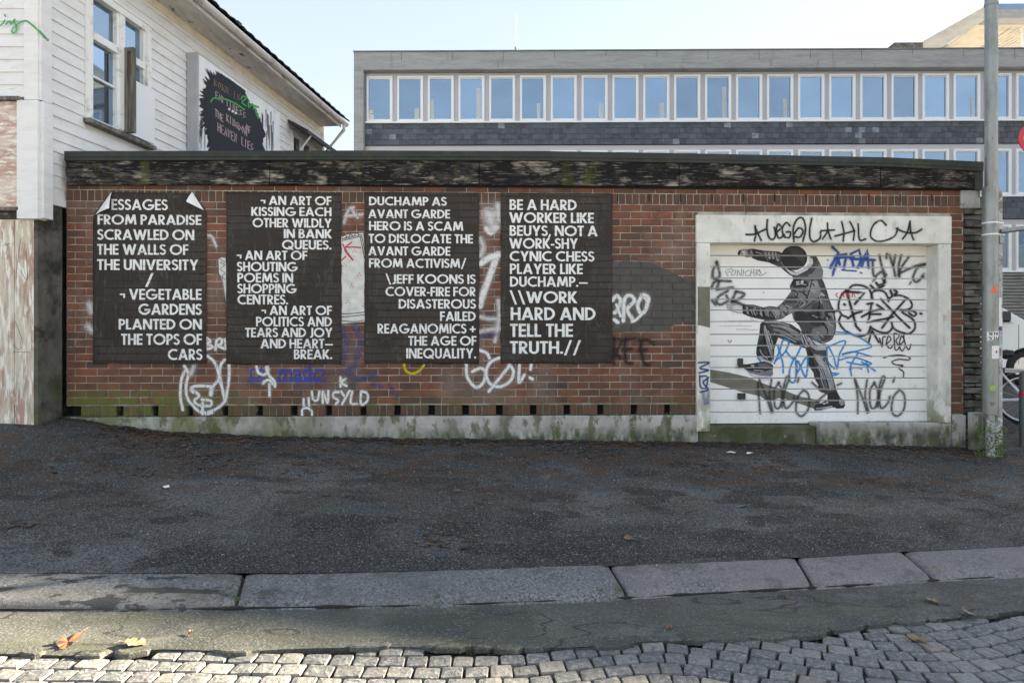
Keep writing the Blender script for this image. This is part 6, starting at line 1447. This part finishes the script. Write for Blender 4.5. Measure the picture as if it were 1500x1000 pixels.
for nm, poly in (('side_window', [(-.95, 1.56), (-.22, 1.14), (-.95, 1.14)]), ('side_window', [(-1.9, 1.60), (-1.02, 1.60), (-1.02, 1.14), (-1.9, 1.14)]), ('side_window', [(-2.9, 1.55), (-2.0, 1.58), (-2.0, 1.14), (-3.0, 1.14)])):
    mb = MB(); mb.prism(poly, -.006, .02, 'y'); mb.build(nm, M['glass_dark'], V)
mb = MB(); mb.prism([(-.80, 1.655), (0.02, 1.20), (.05, 1.18), (-.76, 1.66)], .12, 1.63, 'y'); mb.build('windscreen', M['glass_dark'], V)
mb = MB(); mb.box(-.62, -.40, -.20, -.02, 1.16, 1.36, ch=.03); mb.build('mirror', M['black'], V)
mb = MB(); mb.box(-.95, -.80, -.02, -.003, .95, .98); mb.build('door_handle', M['van'], V)
mb = MB(); mb.box(-.14, -.132, -.004, -.001, .4, 1.12); mb.box(-1.0, -.992, -.004, -.001, .35, 1.12); mb.build('door_gap', M['dark'], V)
mb = MB(); mb.box(.62, .9, .05, .35, .72, .86, ch=.02); mb.build('headlight', M['whiteframe'], V)
for cx in (0, -2.75):
    for yy in (.11, 1.64):
        mb = MB(); mb.torus((cx, yy, .32), .24, .085); o = mb.build('wheel', M['tyre'], V)
        mb = MB(); mb.tube([(cx, yy-.08, .32), (cx, yy+.08, .32)], .2, 20); mb.build('rim', M['chrome'], o)
# ---------------------------------------------------------------- bicycle
by_ = 8.95; bx = .752*by_; th_ = math.pi-R(35)
BK = empty('bicycle', (bx, by_, gz(bx, by_)), 'white bicycle leaning in the side street behind the street pole', 'bicycle', None, th_)
r_ = .335
for cx in (0, 1.03):
    mb = MB(); mb.torus((cx, 0, r_), r_-.02, .02, n=40); o = mb.build('wheel', M['tyre'], BK)
    mb = MB(); mb.torus((cx, 0, r_), r_-.045, .012, n=40, k=6); mb.build('rim', M['whitepaint'], o)
    mb = MB()
    for k in range(18):
        a_ = k*math.pi/9; mb.tube([(cx, 0, r_), (cx+(r_-.05)*math.cos(a_), 0, r_+(r_-.05)*math.sin(a_))], .0018, 4, False)
    mb.tube([(cx, -.04, r_), (cx, .04, r_)], .03, 12); mb.build('spokes', M['chrome'], o)
    mb = MB(); mb.faces([(cx+(r_+.03)*math.cos(R(a_)), y_, r_+(r_+.03)*math.sin(R(a_))) for a_ in range(20, 181, 10) for y_ in (-.028, .028)], [(i*2, i*2+1, i*2+3, i*2+2) for i in range(16)], True); mb.build('mudguard', M['whitepaint'], BK)
fb = [((.44, 0, .29), (.30, 0, .80)), ((.30, 0, .78), (.90, 0, .86)), ((.44, 0, .29), (.89, 0, .74)), ((.88, 0, .70), (.92, 0, .95)), ((.0, .05, r_), (.31, .02, .74)), ((.0, -.05, r_), (.31, -.02, .74)), ((.0, .05, r_), (.44, .03, .29)), ((.0, -.05, r_), (.44, -.03, .29))]
mb = MB()
for a_, b_ in fb: mb.tube([a_, b_], .017, 10)
mb.tube([(.89, .05, .72), (.96, .05, .5), (1.03, .05, r_)], .013, 8); mb.tube([(.89, -.05, .72), (.96, -.05, .5), (1.03, -.05, r_)], .013, 8); mb.build('frame', M['whitepaint'], BK)
mb = MB(); mb.tube([(.30, 0, .78), (.27, 0, .90)], .014, 8); mb.tube([(.12, 0, .925), (.20, 0, .92), (.36, 0, .925), (.42, 0, .93)], [.05, .07, .03, .015], 10); mb.build('saddle', M['black'], BK)
mb = MB(); mb.box(-.22, .22, -.06, .06, .715, .735, ch=.004); mb.box(-.22, .22, -.004, .004, .68, .715); mb.build('rear_rack', M['whitepaint'], BK)
mb = MB(); mb.tube([(.92, 0, .95), (.94, 0, 1.02)], .014, 8); mb.tube([(.80, -.28, 1.05), (.92, -.2, 1.04), (.95, 0, 1.02), (.92, .2, 1.04), (.80, .28, 1.05)], .014, 8); mb.build('handlebar', M['black'], BK)
mb = MB(); mb.torus((.44, -.05, .29), .085, .008, n=24, k=6); mb.tube([(.44, -.07, .29), (.50, -.09, .13)], .01, 6); mb.box(.46, .54, -.16, -.09, .11, .135); mb.build('crank', M['black'], BK)
# ---------------------------------------------------------------- bollard, round sign
bxx = .750*8.25
B_ = empty('bollard', (bxx, 8.25, gz(bxx, 8.25)-.02), 'dark grey street bollard with a red band at the right edge', 'bollard')
mb = MB(); mb.tube([(0, 0, 0), (0, 0, .88), (0, 0, .91), (0, 0, .93)], [.05, .05, .042, .01], 18); mb.build('post', M['bollard'], B_)
mb = MB(); mb.tube([(0, 0, .63), (0, 0, .68)], .0515, 18); mb.build('reflective_band', M['red'], B_)
sy = 7.2; S_ = empty('round_sign', (.7655*sy, sy, gz(5.6, sy)), 'red round traffic sign on a grey post just entering at the right edge', 'sign')
zc = (500-203)/1000*sy-S_.location.z
mb = MB(); mb.tube([(0, .0, zc), (0, .012, zc)], .165, 40); mb.build('disc', M['red'], S_)
mb = MB(); mb.tube([(0, -.003, zc), (0, -.001, zc)], .115, 32); mb.build('disc_centre', M['whiteframe'], S_)
mb = MB(); mb.tube([(.03, .05, 0), (.03, .05, zc+.2)], .03, 14); mb.build('post', M['steel'], S_)
# ---------------------------------------------------------------- leaves, litter, weeds, moss
random.seed(21)
def gpos(px, py):
    """walk the ray down to the ground"""
    d = Vector(((px-750)/1000, 1, (500-py)/1000)); t_ = 3.0
    while t_ < 12:
        p_ = d*t_; zg = gz(p_.x, p_.y) if p_.y > kb(p_.x) else (zs(p_.x)+.06 if p_.y > kf(p_.x) else (zs(p_.x) if p_.y > ce(p_.x) else zs(p_.x)-.02))
        if p_.z <= zg: return Vector((p_.x, p_.y, zg))
        t_ += .01
    return d*8
def leafmesh(s, lob=5):
    mb = MB(); P = [(0, 0, .008)]; n = 15
    for k in range(n):
        a_ = k*2*math.pi/n; rr = s*(.55+.45*abs(math.cos(a_*lob/2)))*random.uniform(.85, 1.1)
        P.append((rr*math.cos(a_), rr*math.sin(a_)*.75, .004+random.uniform(0, .018)))
    mb.faces(P, [(0, 1+k, 1+(k+1) % n) for k in range(n)], False)
    mb.tube([(s*.4, 0, .01), (s*1.3, s*.1, .015), (s*1.7, s*.25, .008)], .0018, 4)
    return mb
LV = [(100, 943, .065, 'curled brown maple leaf on the gutter at the far left'), (199, 944, .06, 'pale dry leaf standing up at the left end of the setts'), (1152, 876, .025, 'small yellow leaf on the gutter below the cracked kerb joint'), (1418, 903, .06, 'long dry leaf at the edge of the setts on the right'), (1090, 743, .05, 'brown leaf with stalk in the middle of the pavement'),
      (920, 790, .045, 'golden brown leaf on the pavement above the pinkish kerb stone'), (1345, 938, .06, 'torn brown leaf lying on the setts at the right'), (1365, 882, .05, 'twig-like dead leaf on the gutter at the right'), (980, 921, .022, 'tiny orange leaf at the broken asphalt edge'), (1372, 836, .03, 'brown leaf wedged in the right kerb joint'), (280, 929, .022, 'small reddish leaf on the sunlit gutter'), (670, 721, .03, 'yellowish leaf on the dark pavement right of centre'), (337, 861, .03, 'dead leaf near the left kerb joint')]
for (px, py, s_, lab) in LV:
    p_ = gpos(px, py); mb = leafmesh(s_, random.choice((3, 5))); o = mb.build('leaf', M['leaf'], None, loc=p_+Vector((0, 0, .004))); o.rotation_euler = (random.uniform(-.2, .3), random.uniform(-.3, .3), random.uniform(0, 6)); tag(o, lab, 'leaf', 'fallen leaves')
for (px, py, lab) in ((243, 714.5, 'crumpled white and red paper scrap on the left of the pavement'), (1070, 664, 'flat white paper scrap near the garage door'), (1098, 685-20, 'small white scrap close to the garage sill')):
    p_ = gpos(px, py); mb = MB(); mb.faces([(-.045, -.02, .006), (.0, -.025, .012), (.05, -.02, .005), (.055, .02, .01), (0, .025, .02), (-.04, .02, .006)], [(0, 1, 4, 5), (1, 2, 3, 4)]); o = mb.build('paper_scrap', M['paper_white'], None, loc=p_+Vector((0, 0, .004))); o.rotation_euler = (0, 0, random.uniform(-1, 1)); tag(o, lab, 'litter', 'paper scraps')
lit = MB()
def flake(x, y, s):
    z_ = gz(x, y)+.009; a_ = random.uniform(0, 6.3); P = []
    n = 6
    for k in range(n):
        rr = s*random.uniform(.5, 1.1); b_ = a_+k*2*math.pi/n; P.append((x+rr*math.cos(b_), y+rr*.8*math.sin(b_), z_+random.uniform(0, .006)))
    lit.poly(P)
for k in range(4200):
    u = random.uniform(-4.6, 5.8); d_ = abs(random.gauss(0, .09)) if random.random() < .4 else .15+random.random()**1.3*2.0
    y = yw(u)-.05-d_
    dens = noise.noise(Vector((u*1.3, y*1.6, 2)))
    if d_ > .25 and dens < .02+.16*d_: continue
    flake(u, y, random.uniform(.010, .032))
for (px, py, r0) in ((310, 672, .22), (240, 655, .2), (640, 795, .12), (860, 665, .2), (450, 665, .25), (1280, 705, .12), (600, 645, .2), (40, 770, .07)):
    p_ = gpos(px, py)
    for k in range(int(260*r0)): flake(p_.x+random.gauss(0, r0), p_.y+random.gauss(0, r0*.7), random.uniform(.012, .034))
lit.build('dead_leaves', M['litter'], None, 'stuff')
lit = MB()
for k in range(420):
    u = random.uniform(-4.5, 5.5); y = random.uniform(4.6, 7.9)
    if random.random() > .25+.7*((y-4.5)/3.4)**2: continue
    z_ = gz(u, y)+.005; s_ = random.uniform(.002, .006)
    lit.poly([(u-s_, y-s_, z_), (u+s_, y-s_*.6, z_+.002), (u+s_*.7, y+s_, z_+.001), (u-s_*.8, y+s_*.7, z_+.003)])
lit.build('white_specks', M['paper_white'], None, 'stuff')
# dark soil line at the foot of the plinth
soil = MB()
u = uL
while u < uR:
    z_ = wallz(u); s_ = random.uniform(.03, .06); blob(soil, u, yw(u)-.05, z_-.012, s_, .035, random.uniform(.012, .035), 8, .3); u += s_*.9
soil.build('soil', M['grit'], None, 'stuff')
def weed(px, py, h, n, lab, spread=.05):
    p0 = GW.M @ Vector((GW.px(px, py, -.03)[0], -.045, 0)); z_ = gz(p0.x, p0.y-.03); e_ = empty('weed', (p0.x, p0.y, z_), lab, 'weed', 'weeds at the foot of the wall')
    st_ = MB(); lf = MB()
    for k in range(n):
        x0 = random.uniform(-spread, spread)*.6; hh_ = h*random.uniform(.6, 1); dx = random.uniform(-.04, .04); pts = [(x0+dx*t_+.008*math.sin(t_*9+k), -.005*t_, hh_*t_) for t_ in (0, .25, .5, .75, 1)]
        st_.tube(pts, .0016, 4)
        for q_ in range(int(hh_*90)):
            t_ = random.uniform(.15, 1); c_ = Vector((x0+dx*t_, -.006, hh_*t_)); a_ = random.uniform(0, 6.3); s_ = random.uniform(.006, .013)
            v1 = Vector((math.cos(a_), random.uniform(-.6, .2), math.sin(a_)*.7)).normalized()*s_*1.6; v2 = Vector((-v1.z, -.3*s_, v1.x))*.45
            lf.poly([c_, c_+v1*.5+v2, c_+v1, c_+v1*.5-v2])
    st_.build('stems', M['weed'], e_); lf.build('leaves', M['weed'], e_)
for (px, h, n, lab) in ((815, .26, 5, 'sprawling weed against the plinth below the fourth poster'), (846, .16, 5, 'low weed beside the plinth joint'), (928, .42, 3, 'tallest thin weed reaching the brick vents'), (980, .40, 3, 'thin weed left of the white pillar with few leaves'), (995, .22, 2, 'short weed nearest to the white pillar'), (655, .1, 4, 'low dry tuft below the third poster'), (1400, .10, 5, 'green tuft at the right end of the plinth')):
    weed(px, 640, h, n, lab)
iv = MB(); e_ = empty('creeper', (px_-.02, py_-.07, gz(px_, py_)), 'leafy green creeper around the foot of the street pole', 'plant')
for k in range(420):
    a_ = random.uniform(math.pi*.75, math.pi*2.1); rr = random.uniform(.09, .17); c_ = Vector((.02+rr*math.cos(a_), .06+rr*math.sin(a_)*.8, random.random()**1.4*.36)); s_ = random.uniform(.008, .018); v1 = Vector((random.uniform(-1, 1), random.uniform(-1, .2), random.uniform(-1, 1))).normalized()*s_; v2 = v1.cross(Vector((.2, 1, .3))).normalized()*s_*.6
    iv.poly([c_-v1, c_+v2, c_+v1, c_-v2])
iv.build('foliage', M['weed'], e_)
# grass and moss tufts in kerb joints and along the gutter
gt = MB()
def tuft(p_, n, h):
    for k in range(n):
        a_ = random.uniform(0, 6.3); b0 = p_+Vector((random.gauss(0, .012), random.gauss(0, .008), 0)); tip = b0+Vector((math.cos(a_)*h*.5, math.sin(a_)*h*.3, h*random.uniform(.5, 1))); w_ = Vector((-.002, 0, 0)); gt.poly([b0+w_, b0-w_, tip])
for (px, py) in ((346, 884), (350, 878), (640, 883), (880, 868), (905, 872), (1245, 925)): tuft(gpos(px, py), 26, .02)
for k in range(60):
    x = random.uniform(-3.2, 4.5); tuft(Vector((x, ce(x)-random.uniform(0, .03), zs(x)-.04)), 6, .018)
for k in range(90):
    u = random.uniform(-4.7, 5.5); tuft(Vector((u, yw(u)-.055, wallz(u))), 7, random.uniform(.02, .05))
gt.build('grass_tufts', M['weed'], None, 'stuff')
